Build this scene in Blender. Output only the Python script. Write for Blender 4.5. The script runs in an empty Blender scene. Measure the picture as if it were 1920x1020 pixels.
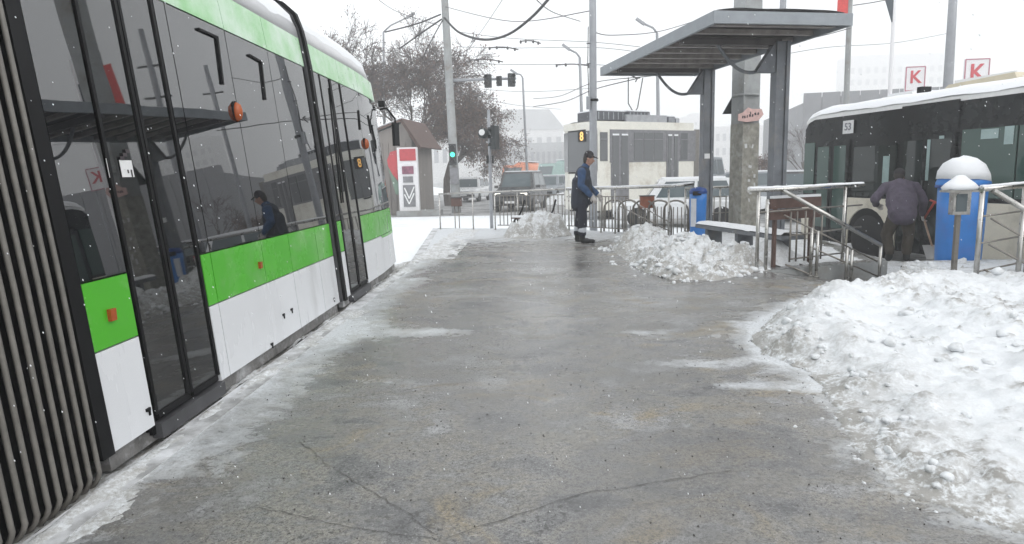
import bpy, bmesh, math, random
import numpy as np
from mathutils import Vector, Matrix, noise
R = math.radians
random.seed(7)
rng = np.random.default_rng(7)
sc = bpy.context.scene
C = sc.collection

# ------------------------------------------------------------------ camera, sky, sun, exposure
CAM_H = 1.4
CAM_M = Matrix.Rotation(R(2.06), 3, 'Z') @ Matrix.Rotation(R(90 - 8.5), 3, 'X') @ Matrix.Rotation(R(-1.5), 3, 'Z')
cd = bpy.data.cameras.new('camera'); cam = bpy.data.objects.new('camera', cd); C.objects.link(cam)
cam.matrix_world = Matrix.Translation((0, 0, CAM_H)) @ CAM_M.to_4x4()
cd.sensor_width = 36; cd.lens = 1230 / 1920 * 36; cd.clip_start = .05; cd.clip_end = 3000
sc.camera = cam

w = bpy.data.worlds.new('World'); sc.world = w; w.use_nodes = True
nt = w.node_tree; nt.nodes.clear()
sky = nt.nodes.new('ShaderNodeTexSky'); sky.sky_type = 'NISHITA'; sky.sun_disc = False
sky.sun_elevation = R(38); sky.sun_rotation = R(140); sky.dust_density = 6; sky.air_density = 1.5
hs = nt.nodes.new('ShaderNodeHueSaturation'); hs.inputs['Saturation'].default_value = .12
mx = nt.nodes.new('ShaderNodeMixRGB'); mx.inputs[0].default_value = .88          # closed cloud cover over the clear sky
mx.inputs[2].default_value = (9.1, 9.4, 9.7, 1)
bg = nt.nodes.new('ShaderNodeBackground'); bg.inputs[1].default_value = .1
wo = nt.nodes.new('ShaderNodeOutputWorld')
nt.links.new(sky.outputs[0], hs.inputs['Color']); nt.links.new(hs.outputs[0], mx.inputs[1])
nt.links.new(mx.outputs[0], bg.inputs[0]); nt.links.new(bg.outputs[0], wo.inputs[0])

sl = bpy.data.lights.new('sun', 'SUN'); sl.energy = .7; sl.angle = R(40); sl.color = (1, .98, .95)
so = bpy.data.objects.new('sun', sl); C.objects.link(so); so.location = (10, -8, 30)
so.rotation_euler = (R(52), 0, R(40))
sc.view_settings.view_transform = 'Standard'; sc.view_settings.look = 'None'
sc.view_settings.exposure = 0.64; sc.view_settings.gamma = 1
sc.view_settings.use_curve_mapping = False
sc.render.engine = 'CYCLES'
sc.cycles.use_denoising = True; sc.cycles.max_bounces = 12; sc.cycles.volume_bounces = 8
sc.cycles.diffuse_bounces = 3; sc.cycles.glossy_bounces = 4; sc.cycles.transparent_max_bounces = 12
sc.cycles.caustics_reflective = False; sc.cycles.caustics_refractive = False

# a picture point at a known distance, height or offset -> a point of the place
def _ray(px, py): return CAM_M @ Vector(((px - 960) / 1230, (510 - py) / 1230, -1))
def at(px, py, Y): d = _ray(px, py); t = Y / d.y; return Vector((d.x * t, Y, CAM_H + d.z * t))
def atz(px, py, z): d = _ray(px, py); t = (z - CAM_H) / d.z; return Vector((d.x * t, d.y * t, z))
def atx(px, py, X): d = _ray(px, py); t = X / d.x; return Vector((X, d.y * t, CAM_H + d.z * t))

PAVE, ROAD = -.33, -.5

# ------------------------------------------------------------------ materials
def srgb(r, g, b):
    f = lambda c: (c / 255 / 12.92) if c <= 10 else ((c / 255 + .055) / 1.055) ** 2.4
    return (f(r), f(g), f(b))
class N:
    """small node-tree helper"""
    def __init__(s, name):
        s.m = bpy.data.materials.new(name); s.m.use_nodes = True; s.t = s.m.node_tree
        s.b = s.t.nodes['Principled BSDF']
    def n(s, typ, **kw):
        o = s.t.nodes.new('ShaderNode' + typ)
        for k, v in kw.items():
            if k in o.inputs: o.inputs[k].default_value = v
            else: setattr(o, k, v)
        return o
    def l(s, a, b): s.t.links.new(a, b)
    def coord(s, sc_=(1, 1, 1), rot=(0, 0, 0)):
        c = s.n('TexCoord'); m = s.n('Mapping'); m.inputs['Scale'].default_value = sc_; m.inputs['Rotation'].default_value = rot
        s.l(c.outputs['Object'], m.inputs[0]); return m.outputs[0]
    def noise(s, v, scale, detail=4, rough=.55, dist=0):
        o = s.n('TexNoise'); o.inputs['Scale'].default_value = scale; o.inputs['Detail'].default_value = detail
        o.inputs['Roughness'].default_value = rough; o.inputs['Distortion'].default_value = dist
        s.l(v, o.inputs['Vector']); return o.outputs['Fac']
    def ramp(s, f, stops):
        o = s.n('ValToRGB'); e = o.color_ramp.elements
        e[0].position, e[0].color = stops[0][0], (*stops[0][1], 1) if not isinstance(stops[0][1], (int, float)) else (stops[0][1],) * 3 + (1,)
        e[1].position, e[1].color = stops[-1][0], (*stops[-1][1], 1) if not isinstance(stops[-1][1], (int, float)) else (stops[-1][1],) * 3 + (1,)
        for p, c in stops[1:-1]:
            x = e.new(p); x.color = (*c, 1) if not isinstance(c, (int, float)) else (c, c, c, 1)
        s.l(f, o.inputs[0]); return o.outputs[0]
    def mix(s, f, a, b, mode='MIX'):
        o = s.n('MixRGB'); o.blend_type = mode
        for i, x in ((0, f), (1, a), (2, b)):
            if isinstance(x, (int, float)): o.inputs[i].default_value = x if i == 0 else (x, x, x, 1)
            elif isinstance(x, tuple): o.inputs[i].default_value = (*x, 1)
            else: s.l(x, o.inputs[i])
        return o.outputs[0]
    def math(s, op, a, b=0):
        o = s.n('Math'); o.operation = op
        for i, x in ((0, a), (1, b)):
            if isinstance(x, (int, float)): o.inputs[i].default_value = x
            else: s.l(x, o.inputs[i])
        return o.outputs[0]
    def bump(s, h, strength=.3, dist=.01):
        o = s.n('Bump'); o.inputs['Strength'].default_value = strength; o.inputs['Distance'].default_value = dist
        s.l(h, o.inputs['Height']); s.l(o.outputs[0], s.b.inputs['Normal'])
    def set(s, **kw):
        for k, v in kw.items():
            k = k.replace('_', ' ')
            i = s.b.inputs[k]
            if isinstance(v, (int, float)): i.default_value = v
            elif isinstance(v, tuple): i.default_value = (*v, 1) if len(v) == 3 else v
            else: s.l(v, i)
        return s
_mats = {}
def mat(name, col, rough=.5, metal=0., var=.12, scale=6., bump=0., spec=.5, ior=1.45, dirt=None, dscale=3., dmin=.5, dmax=.7, streak=False):
    if name in _mats: return _mats[name]
    k = N(name); v = k.coord((1, 1, .25) if streak else (1, 1, 1))
    f = k.noise(v, scale, 5, .6)
    c = k.ramp(f, [(.3, tuple(x * (1 - var) for x in col)), (.7, tuple(min(1, x * (1 + var)) for x in col))])
    if dirt:
        g = k.ramp(k.noise(v, dscale, 6, .65), [(dmin, 0.), (dmax, 1.)])
        c = k.mix(g, c, dirt)
    r = k.ramp(f, [(.3, max(0, rough - .08)), (.7, min(1, rough + .08))])
    k.set(Base_Color=c, Roughness=r, Metallic=metal, Specular_IOR_Level=spec, IOR=ior)
    if bump: k.bump(k.noise(v, scale * 6, 5, .6), bump, .01)
    _mats[name] = k.m; return k.m

M = {}
M['tram_white'] = mat('tram_white', (.70, .71, .73), .28, var=.04, scale=2, dirt=(.42, .42, .42), dscale=1.6, dmin=.58, dmax=.85, streak=True)
M['tram_green'] = mat('tram_green', (.075, .42, .022), .26, var=.08, scale=2, dirt=(.28, .5, .22), dscale=2.2, dmin=.5, dmax=.9)
M['tram_pale'] = mat('tram_pale_green', (.28, .56, .26), .3, var=.1, scale=2, dirt=(.56, .72, .57), dscale=1.8, dmin=.38, dmax=.62)
M['tram_roof'] = mat('tram_roof', (.62, .62, .63), .45, var=.06)
M['black'] = mat('black_rubber', (.008, .008, .009), .5, var=.3, spec=.15)
M['black_gloss'] = mat('black_gloss', (.01, .011, .013), .15, var=.2)
M['rib'] = mat('bellows_rib', (.165, .155, .14), .5, var=.2, scale=20, dirt=(.12, .11, .1), dscale=6, dmin=.5, dmax=.75)
M['grey_metal'] = mat('grey_metal', (.075, .075, .08), .5, metal=.3, var=.3)
M['orange_lens'] = mat('orange_lens', (.36, .075, .014), .15, var=.1, scale=30)
M['steel'] = mat('stainless_steel', (.46, .45, .43), .3, metal=1., var=.15, scale=9, dirt=(.3, .28, .25), dscale=8, dmin=.5, dmax=.8)
M['steel_dark'] = mat('weathered_steel', (.24, .225, .205), .45, metal=.75, var=.25, scale=9, dirt=(.15, .12, .09), dscale=9, dmin=.5, dmax=.75)
M['shelter'] = mat('shelter_paint', (.14, .15, .165), .5, metal=.2, var=.2, scale=5, dirt=(.2, .19, .18), dscale=4, dmin=.52, dmax=.75, bump=.1)
M['shelter_edge'] = mat('shelter_edge', (.25, .27, .29), .5, metal=.2, var=.12)
M['purlin'] = mat('purlin', (.30, .27, .25), .5, metal=.2, var=.3)
M['deck'] = mat('roof_deck', (.06, .052, .05), .6, var=.3)
M['concrete_pole'] = mat('concrete_pole', (.30, .31, .31), .8, var=.18, scale=5, bump=.2, dirt=(.2, .19, .17), dscale=2.5)
M['poster_scraps'] = mat('poster_scraps', (.27, .26, .225), .85, var=.3, scale=9, bump=.4, dirt=(.40, .39, .36), dscale=7, dmin=.5, dmax=.7)
M['pole_grey'] = mat('pole_grey', (.30, .31, .33), .5, metal=.3, var=.12)
M['cable'] = mat('cable', (.03, .03, .032), .6)
M['signal_black'] = mat('signal_housing', (.02, .024, .026), .5, var=.3)
M['bus_cream'] = mat('bus_cream', (.70, .655, .55), .35, var=.05, dirt=(.30, .27, .22), dscale=1.6, dmin=.5, dmax=.85)
M['bus_black'] = mat('bus_black', (.006, .008, .009), .25, var=.3, scale=3, spec=.22)
M['bus_white'] = mat('bus_white', (.72, .72, .71), .4, var=.05)
M['beige_unit'] = mat('roof_unit_beige', (.56, .5, .38), .6, var=.1)
M['tyre'] = mat('tyre', (.016, .016, .017), .8, var=.3, bump=.2)
M['rim'] = mat('rim', (.09, .09, .095), .5, metal=.5, var=.3)
M['bin_blue'] = mat('bin_blue', (.03, .19, .55), .38, var=.12, scale=3, dirt=(.05, .17, .5), dscale=4)
M['bin_dark'] = mat('bin_dark_blue', (.008, .05, .22), .45)
M['wood_brown'] = mat('brown_board', (.10, .06, .05), .7, var=.25, scale=8, bump=.2)
M['tram2_cream'] = mat('old_tram_cream', (.70, .685, .62), .45, var=.05, dirt=(.36, .3, .22), dscale=1.4, dmin=.52, dmax=.8)
M['roof_box'] = mat('roof_equipment', (.30, .31, .33), .6, var=.2)
M['roof_box_dark'] = mat('roof_equipment_dark', (.07, .075, .085), .6, var=.3)
M['red_panel'] = mat('red_panel', (.42, .05, .06), .45, var=.12)
M['kiosk_white'] = mat('kiosk_white', (.7, .69, .7), .5, var=.05)
M['kiosk_grey'] = mat('kiosk_grey', (.17, .17, .18), .5, var=.25)
M['kiosk_wall'] = mat('kiosk_cladding', (.20, .18, .165), .7, var=.2, scale=3, streak=True)
M['kiosk_purple'] = mat('kiosk_poster', (.2, .07, .11), .5, var=.4, scale=6)
M['bark'] = mat('bark', (.075, .062, .055), .9, var=.35, scale=10, bump=.5)
M['twig'] = mat('twig', (.10, .082, .08), .9, var=.35, scale=4)
M['leaf'] = mat('dry_leaf', (.155, .105, .085), .85, var=.45, scale=3)
M['car_dark'] = mat('car_dark', (.05, .052, .055), .3, var=.1, dirt=(.14, .13, .12), dscale=2)
M['car_white'] = mat('car_white', (.72, .73, .74), .3, var=.04, dirt=(.4, .39, .37), dscale=1.5, dmin=.5, dmax=.9)
M['car_grey'] = mat('car_grey', (.23, .25, .27), .35, var=.1)
M['orange_body'] = mat('orange_tank', (.62, .20, .09), .45, var=.12)
M['teal_body'] = mat('pale_green_body', (.30, .43, .40), .5, var=.1)
M['red_flag'] = mat('red_flag', (.62, .045, .04), .8, var=.12)
M['dark_flag'] = mat('dark_flag', (.03, .045, .06), .8, var=.2)
M['shop_grey'] = mat('shop_cladding', (.22, .225, .24), .6, var=.08, scale=1)
M['far_wall'] = mat('far_wall', (.58, .58, .58), .8, var=.1, scale=.3)  # lightened: part of the haze is put into this base colour
M['far_wall_dark'] = mat('far_wall_dark', (.33, .34, .35), .8, var=.15, scale=.3)  # base raised to carry haze in the colour
M['far_window'] = mat('far_window', (.20, .21, .23), .4, var=.3)  # window tone lifted, haze painted into it
M['sign_white'] = mat('sign_white', (.78, .77, .78), .4, var=.03)
M['sign_red'] = mat('sign_red', (.55, .03, .05), .4, var=.05)
M['sign_dark'] = mat('sign_back', (.028, .03, .033), .5, var=.2)
M['cardboard_pink'] = mat('pink_card', (.62, .42, .39), .7, var=.15, scale=14)
M['ink'] = mat('ink', (.05, .04, .045), .7)
M['paper'] = mat('paper', (.72, .72, .72), .6, var=.05)
M['copper_box'] = mat('rusty_box', (.30, .105, .06), .6, var=.3, scale=10)
M['skin'] = mat('skin', (.42, .24, .18), .5, var=.08)
M['jacket_blue'] = mat('jacket_blue', (.028, .066, .15), .85, var=.35, scale=9, bump=.4)
M['vest_navy'] = mat('vest_navy', (.022, .028, .042), .85, var=.35, scale=9, bump=.4)
M['trouser_navy'] = mat('trousers_navy', (.013, .015, .026), .85, var=.3, scale=9, bump=.4)
M['boot'] = mat('boots', (.012, .012, .013), .55, var=.3)
M['reflector'] = mat('reflective_band', (.52, .54, .58), .4)
M['glove'] = mat('work_glove', (.50, .47, .45), .8, var=.1)
M['cap'] = mat('cap_dark', (.022, .018, .022), .8)
M['jacket_plum'] = mat('jacket_plum', (.078, .064, .092), .85, var=.3, scale=9, bump=.4)
M['trouser_brown'] = mat('trousers_brown', (.05, .040, .03), .9, var=.35, scale=9, bump=.4)
M['hair'] = mat('hair', (.03, .025, .022), .8)
M['shovel_red'] = mat('shovel_handle_red', (.42, .05, .03), .5)
M['shovel_wood'] = mat('shovel_shaft', (.38, .26, .19), .6, var=.2)
M['shovel_metal'] = mat('shovel_metal', (.35, .35, .36), .4, metal=.8)
M['track_dirt'] = mat('track_slush', (.17, .165, .16), .55, var=.4, scale=9, bump=.6, dirt=(.5, .5, .51), dscale=5, dmin=.5, dmax=.7)

def glass(name, base, ior, wave=.02, rough=.03, scale=1.2):
    k = N(name); v = k.coord()
    k.set(Base_Color=base, Roughness=rough, IOR=ior)
    k.bump(k.noise(v, scale, 2, .5), wave, .05); return k.m
M['tram_glass'] = glass('tram_glass', (.006, .0065, .008), 2.3, .022, .012)
M['door_glass'] = glass('door_glass', (.008, .0085, .009), 2.1, .03, .02)
M['bus_glass'] = glass('bus_glass', (.012, .019, .018), 1.45, .05)
M['bus_glass_green'] = glass('bus_glass_green', (.035, .075, .062), 1.45, .05)
M['tram2_glass'] = glass('old_tram_glass', (.11, .115, .12), 1.5, .05, .08)
M['car_glass'] = glass('car_glass', (.09, .115, .125), 1.5, .05, .08)
def emit(name, col, s):
    k = N(name); k.set(Base_Color=tuple(c * .3 for c in col), Emission_Color=col, Emission_Strength=s); return k.m
M['green_lamp'] = emit('green_lamp', (.05, 1, .45), 2.2)
M['amber_led'] = emit('amber_led', (1, .55, .15), 1.0)
M['head_lamp'] = emit('head_lamp', (1, .95, .82), 3.)

def snow_mat(name, base=(.76, .78, .80), dirt=(.26, .24, .21), bumps=.5, grain=1.):
    k = N(name); v = k.coord()
    a = k.n('Attribute'); a.attribute_name = 'dirt'
    f = k.noise(v, 7 * grain, 8, .7); f2 = k.noise(v, 38 * grain, 5, .7)
    d = k.math('MINIMUM', k.math('MULTIPLY', k.math('MULTIPLY', a.outputs['Fac'], k.ramp(k.mix(.5, f, f2), [(.40, 0.), (.55, 1.)])), 1.3), .8)
    c = k.mix(d, base, dirt)
    k.set(Base_Color=c, Roughness=.7, Specular_IOR_Level=.3)
    k.b.inputs['Subsurface Weight'].default_value = 0.
    k.bump(k.mix(.6, k.noise(v, 14 * grain, 8, .75), k.noise(v, 70 * grain, 4, .7)), bumps, .03)
    return k.m
M['snow'] = snow_mat('snow')
M['snow_roof'] = snow_mat('snow_on_roofs', base=(.78, .79, .81), bumps=.25)
M['ground_snow'] = None

# asphalt of the platform: damp, stained, with a thin frozen film in places
def asphalt():
    k = N('platform_asphalt'); v = k.coord(); vs = k.coord((.85, 1.1, 1), (0, 0, R(20)))
    big = k.noise(vs, .8, 6, .6, .8); mid = k.noise(vs, 3.0, 8, .68, .5); fine = k.noise(v, 48, 6, .75); grit = k.noise(v, 150, 3, .75); pits = k.noise(v, 26, 4, .6)
    base = k.ramp(k.mix(.5, big, mid), [(.39, (.13, .131, .134)), (.46, (.215, .213, .21)), (.50, (.265, .25, .222)), (.54, (.235, .232, .225)), (.61, (.37, .37, .375))])
    sand = k.ramp(k.noise(vs, 1.5, 7, .66, 1.0), [(.54, 0.), (.66, .85)])
    base = k.mix(sand, base, (.30, .25, .17))
    base = k.mix(k.ramp(fine, [(.36, .8), (.52, 0.)]), base, (.075, .073, .07))
    base = k.mix(k.ramp(grit, [(.36, .9), (.48, 0.)]), base, (.055, .053, .05))
    base = k.mix(k.ramp(k.noise(v, 85, 3, .7), [(.56, 0.), (.70, .55)]), base, (.46, .45, .44))
    base = k.mix(k.ramp(k.mix(.5, pits, big), [(.37, .8), (.42, 0.)]), base, (.06, .058, .055))
    damp = k.ramp(k.noise(vs, .62, 7, .6, 1.0), [(.46, 0.), (.54, .42)])
    base = k.mix(damp, base, (.135, .134, .133))
    a = k.n('Attribute'); a.attribute_name = 'film'
    fn = k.mix(.5, k.noise(v, 1.9, 9, .72, 1.4), k.noise(vs, 7, 8, .72, .8))
    thr = k.math('SUBTRACT', k.math('ADD', fn, a.outputs['Fac']), .96)
    film = k.ramp(k.math('MULTIPLY', thr, 4.), [(.0, 0.), (.35, .4), (1., .93)])
    film = k.mix(k.ramp(fine, [(.35, .5), (.5, 0.)]), film, 0., 'MIX')
    col = k.mix(film, base, (.62, .64, .66))
    wet = k.ramp(k.mix(.5, big, k.noise(vs, 1.3, 6, .62, .6)), [(.42, .12), (.50, .30), (.60, .55)])
    rough = k.mix(film, k.mix(damp, wet, .16), .7)
    k.set(Base_Color=col, Roughness=rough, IOR=1.38)
    k.bump(k.mix(.3, k.mix(.5, fine, grit), mid), .28, .012)
    return k.m
M['asphalt'] = asphalt()
def ground_mat(name, snowc, dirtc, lo, hi, s1=.35):
    k = N(name); v = k.coord()
    f = k.mix(.4, k.noise(v, s1, 8, .65, .5), k.noise(v, 4, 6, .7))
    k.set(Base_Color=k.mix(k.ramp(f, [(lo, 0.), (hi, 1.)]), snowc, dirtc), Roughness=.7)
    k.bump(k.noise(v, 9, 8, .7), .4, .04); return k.m
M['ground_snow'] = ground_mat('ground_snow', (.80, .82, .84), (.42, .41, .40), .55, .72)
M['road_slush'] = ground_mat('road_slush', (.45, .45, .45), (.13, .13, .13), .40, .62, .8)

# ------------------------------------------------------------------ mesh helpers
def nb(): return bmesh.new()
def rot3(rx=0, ry=0, rz=0):
    return (Matrix.Rotation(rz, 3, 'Z') @ Matrix.Rotation(ry, 3, 'Y') @ Matrix.Rotation(rx, 3, 'X'))
def box(bm, c, s, rz=0, rx=0, ry=0, mi=0):
    m = rot3(rx, ry, rz); c = Vector(c); v = []
    for x, y, z in ((-1, -1, -1), (1, -1, -1), (1, 1, -1), (-1, 1, -1), (-1, -1, 1), (1, -1, 1), (1, 1, 1), (-1, 1, 1)):
        v.append(bm.verts.new(c + m @ Vector((x * s[0] / 2, y * s[1] / 2, z * s[2] / 2))))
    for f in ((0, 3, 2, 1), (4, 5, 6, 7), (0, 1, 5, 4), (1, 2, 6, 5), (2, 3, 7, 6), (3, 0, 4, 7)):
        q = bm.faces.new([v[i] for i in f]); q.material_index = mi
    return bm
def bar(bm, a, b, w_, h_, mi=0):
    """box beam from a to b"""
    a, b = Vector(a), Vector(b); d = (b - a); L = d.length; d.normalize()
    up = Vector((0, 0, 1)) if abs(d.z) < .95 else Vector((1, 0, 0))
    s = d.cross(up).normalized(); u = s.cross(d).normalized(); v = []
    for p in (a, b):
        for x, y in ((-1, -1), (1, -1), (1, 1), (-1, 1)): v.append(bm.verts.new(p + s * x * w_ / 2 + u * y * h_ / 2))
    for f in ((3, 2, 1, 0), (4, 5, 6, 7), (0, 1, 5, 4), (1, 2, 6, 5), (2, 3, 7, 6), (3, 0, 4, 7)):
        bm.faces.new([v[i] for i in f]).material_index = mi
    return bm
def tube(bm, pts, r, n=8, caps=True, mi=0):
    pts = [Vector(p) for p in pts]; rs = r if isinstance(r, (list, tuple)) else [r] * len(pts); rings = []
    prev = None
    for i, p in enumerate(pts):
        d = (pts[min(i + 1, len(pts) - 1)] - pts[max(i - 1, 0)])
        if d.length < 1e-9: d = Vector((0, 0, 1))
        d.normalize()
        if prev is None:
            up = Vector((0, 0, 1)) if abs(d.z) < .9 else Vector((1, 0, 0)); s = d.cross(up).normalized()
        else: s = (prev - d * prev.dot(d)).normalized()
        prev = s; u = d.cross(s)
        rings.append([bm.verts.new(p + (s * math.cos(t) + u * math.sin(t)) * rs[i]) for t in (2 * math.pi * j / n for j in range(n))])
    for a, b in zip(rings, rings[1:]):
        for j in range(n):
            f = bm.faces.new((a[j], a[(j + 1) % n], b[(j + 1) % n], b[j])); f.material_index = mi; f.smooth = True
    if caps:
        bm.faces.new(rings[0][::-1]).material_index = mi; bm.faces.new(rings[-1]).material_index = mi
    return bm
def lathe(bm, prof, n=20, c=(0, 0, 0), axis='Z', sx=1, sy=1, mi=0):
    c = Vector(c); rings = []
    for r, z in prof:
        ring = []
        for j in range(n):
            t = 2 * math.pi * j / n; x, y = r * math.cos(t) * sx, r * math.sin(t) * sy
            p = Vector((x, y, z)) if axis == 'Z' else (Vector((z, x, y)) if axis == 'X' else Vector((y, z, x)))
            ring.append(bm.verts.new(c + p))
        rings.append(ring)
    for a, b in zip(rings, rings[1:]):
        for j in range(n):
            f = bm.faces.new((a[j], a[(j + 1) % n], b[(j + 1) % n], b[j])); f.smooth = True; f.material_index = mi
    bm.faces.new(rings[0][::-1]); bm.faces.new(rings[-1])
    return bm
def prism(bm, poly, o, u, v, depth, mi=0):
    """polygon poly (2d in axes u, v from o) extruded along u x v by depth"""
    o, u, v = Vector(o), Vector(u), Vector(v); nrm = u.cross(v).normalized() * depth
    a = [bm.verts.new(o + u * p[0] + v * p[1]) for p in poly]; b = [bm.verts.new(p.co + nrm) for p in a]; n = len(poly)
    bm.faces.new(a[::-1]).material_index = mi; bm.faces.new(b).material_index = mi
    for i in range(n): bm.faces.new((a[i], a[(i + 1) % n], b[(i + 1) % n], b[i])).material_index = mi
    return bm
def bev(bm, w_, seg=2, ang=35):
    e = [x for x in bm.edges if len(x.link_faces) == 2 and x.calc_face_angle(0) > R(ang)]
    if e: bmesh.ops.bevel(bm, geom=e, offset=w_, segments=seg, affect='EDGES', profile=.5, clamp_overlap=True)
    return bm
def obj(name, bm, m, parent=None, smooth=False, loc=None, bevel=0):
    if bevel: bev(bm, bevel)
    bmesh.ops.recalc_face_normals(bm, faces=bm.faces[:])
    me = bpy.data.meshes.new(name); bm.to_mesh(me); bm.free()
    for x in (m if isinstance(m, (list, tuple)) else [m]): me.materials.append(x)
    if smooth:
        for p in me.polygons: p.use_smooth = True
    o = bpy.data.objects.new(name, me); C.objects.link(o)
    if parent: o.parent = parent
    if loc is not None: o.location = loc
    return o
def tag(o, label=None, cat=None, group=None, kind=None):
    if label: o['label'] = label
    if cat: o['category'] = cat
    if group: o['group'] = group
    if kind: o['kind'] = kind
    return o
def thing(name, label, cat, loc=(0, 0, 0), rz=0, group=None):
    o = bpy.data.objects.new(name, None); C.objects.link(o); o.location = loc; o.rotation_euler = (0, 0, rz); o.empty_display_size = .2
    return tag(o, label, cat, group)
def struct(name, bm, m, parent=None): return tag(obj(name, bm, m, parent), kind='structure')
def share(name, src, parent, loc=(0, 0, 0), rz=0):
    o = bpy.data.objects.new(name, src.data); C.objects.link(o); o.parent = parent; o.location = loc; o.rotation_euler = (0, 0, rz); return o
def text_obj(s, size, m, parent, loc, rot, name='lettering', ext=.004):
    cu = bpy.data.curves.new('t', 'FONT'); cu.body = s; cu.size = size; cu.extrude = ext; cu.offset = size * .02; cu.align_x = 'CENTER'; cu.align_y = 'CENTER'
    t = bpy.data.objects.new('t', cu); C.objects.link(t)
    me = bpy.data.meshes.new_from_object(t.evaluated_get(bpy.context.evaluated_depsgraph_get()))
    bpy.data.objects.remove(t); me.materials.clear(); me.materials.append(m)
    o = bpy.data.objects.new(name, me); C.objects.link(o); o.parent = parent; o.location = loc; o.rotation_euler = rot; return o
def fbm(x, y, z=0., octv=5, lac=2.1, gain=.55):
    s = 0; a = 1; n = 0
    for _ in range(octv):
        s += a * noise.noise((x, y, z)); n += a; x *= lac; y *= lac; a *= gain
    return s / n
def clump(x, y, k, s=0.):
    f = noise.voronoi((x * k, y * k, s))[0][0]
    return max(0., 1 - (f * 1.45) ** 2)
def chunk(x, y, k, s=0.):
    # shovelled plates of snow: every cell at its own height, sharp gaps between
    d, p = noise.voronoi((x * k, y * k, s)); h = math.sin(p[0].x * 12.9 + p[0].y * 78.2) * 43758.5; h -= math.floor(h)
    e = min(1, max(0, (d[1] - d[0]) / .16)); return h * e * e * (3 - 2 * e)
def poly_dist(px, py, poly):
    """signed distance (inside > 0) of points to a polygon"""
    P = np.array(poly, float); Q = np.roll(P, -1, 0); d = np.full(px.shape, 1e9); ins = np.zeros(px.shape, bool)
    for (ax, ay), (bx, by) in zip(P, Q):
        ex, ey = bx - ax, by - ay; t = np.clip(((px - ax) * ex + (py - ay) * ey) / (ex * ex + ey * ey), 0, 1)
        d = np.minimum(d, np.hypot(px - ax - t * ex, py - ay - t * ey))
        with np.errstate(divide='ignore', invalid='ignore'):
            cr = ((ay > py) != (by > py)) & (px < ex * (py - ay) / (by - ay + 1e-12) + ax)
        ins ^= cr
    return np.where(ins, d, -d)
def heightfield(name, poly, hf, res, m, margin=.15, floor=-.02):
    """snow lying on a footprint; hf(x, y, d) -> (z, dirt), d = distance inside the rim"""
    P = np.array(poly); x0, y0 = P.min(0) - margin; x1, y1 = P.max(0) + margin
    nx, ny = int((x1 - x0) / res) + 1, int((y1 - y0) / res) + 1
    X, Y = np.meshgrid(np.linspace(x0, x1, nx), np.linspace(y0, y1, ny)); D = poly_dist(X, Y, poly)
    idx = -np.ones(X.shape, int); verts = []; dirt = []
    for j in range(ny):
        for i in range(nx):
            if D[j, i] > -margin:
                z, dr = hf(X[j, i], Y[j, i], D[j, i]); idx[j, i] = len(verts); verts.append((X[j, i], Y[j, i], z)); dirt.append(dr)
    faces = []
    for j in range(ny - 1):
        for i in range(nx - 1):
            q = (idx[j, i], idx[j, i + 1], idx[j + 1, i + 1], idx[j + 1, i])
            if min(q) >= 0: faces.append(tuple(int(k) for k in q))
    me = bpy.data.meshes.new(name); me.from_pydata(verts, [], faces); me.materials.append(m)
    at_ = me.attributes.new('dirt', 'FLOAT', 'POINT'); at_.data.foreach_set('value', np.array(dirt, np.float32))
    me.polygons.foreach_set('use_smooth', np.ones(len(faces), bool))
    o = bpy.data.objects.new(name, me); C.objects.link(o); return o

# ------------------------------------------------------------------ ground, road, platform
BUS0 = Vector((6.04, 15.11)); BUSD = Vector((1.15, -4.79)).normalized(); BUSN = Vector((-BUSD.y, BUSD.x))   # BUSN points away from the platform
if BUSN.x < 0: BUSN = -BUSN
k0 = BUS0 - BUSN * .42 - BUSD * 500; k1 = BUS0 - BUSN * .42 + BUSD * 60
bm = nb()
for q in (((-500, -60), (k1.x, -60), tuple(k1), tuple(k0), (-500, 500)),):
    bm.faces.new([bm.verts.new((x, y, PAVE)) for x, y in q])
struct('ground', bm, M['ground_snow'])
bm = nb(); e0 = k0 + BUSN * 900; e1 = k1 + BUSN * 500
bm.faces.new([bm.verts.new((p.x, p.y, ROAD)) for p in (k1 + BUSN * .01, e1, e0, k0 + BUSN * .01)])
struct('bus_road', bm, M['road_slush'])
bm = nb(); a, b = k0 + BUSD * 440, k1
bar(bm, (a.x, a.y, PAVE - .10), (b.x, b.y, PAVE - .10), .16, .215)
struct('kerb', bm, M['concrete_pole'])
# the cross street the cars stand on
bm = nb(); bm.faces.new([bm.verts.new((x, y, PAVE + .005)) for x, y in ((-60, 31), (-3, 28.2), (1.5, 27), (5.0, 18.8), (5.2, 21), (2.5, 60), (-8, 60), (-60, 50))])
struct('road', bm, M['road_slush'])
# track bed under the tram
bm = nb(); bm.faces.new([bm.verts.new((x, y, PAVE + .01)) for x, y in ((-5.6, -8), (-1.9, -8), (-1.9, 10), (-2.3, 12.5), (-5.9, 12.5))])
struct('track_bed', bm, M['track_dirt'])

PLAT = [(-1.95, -4), (9, -4), (9, 7.5), (3.45, 7.5), (3.15, 8.98), (5.15, 9.68), (5.45, 12.6), (5.05, 14.9), (2.95, 14.25), (.8, 16.45), (-2.65, 17.7), (-1.95, 10.6)]
bm = nb(); prism(bm, PLAT, (0, 0, PAVE - .02), (1, 0, 0), (0, 1, 0), -PAVE + .02)
plat_edge = obj('platform_edge', bm, M['concrete_pole']); tag(plat_edge, kind='structure')
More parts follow.
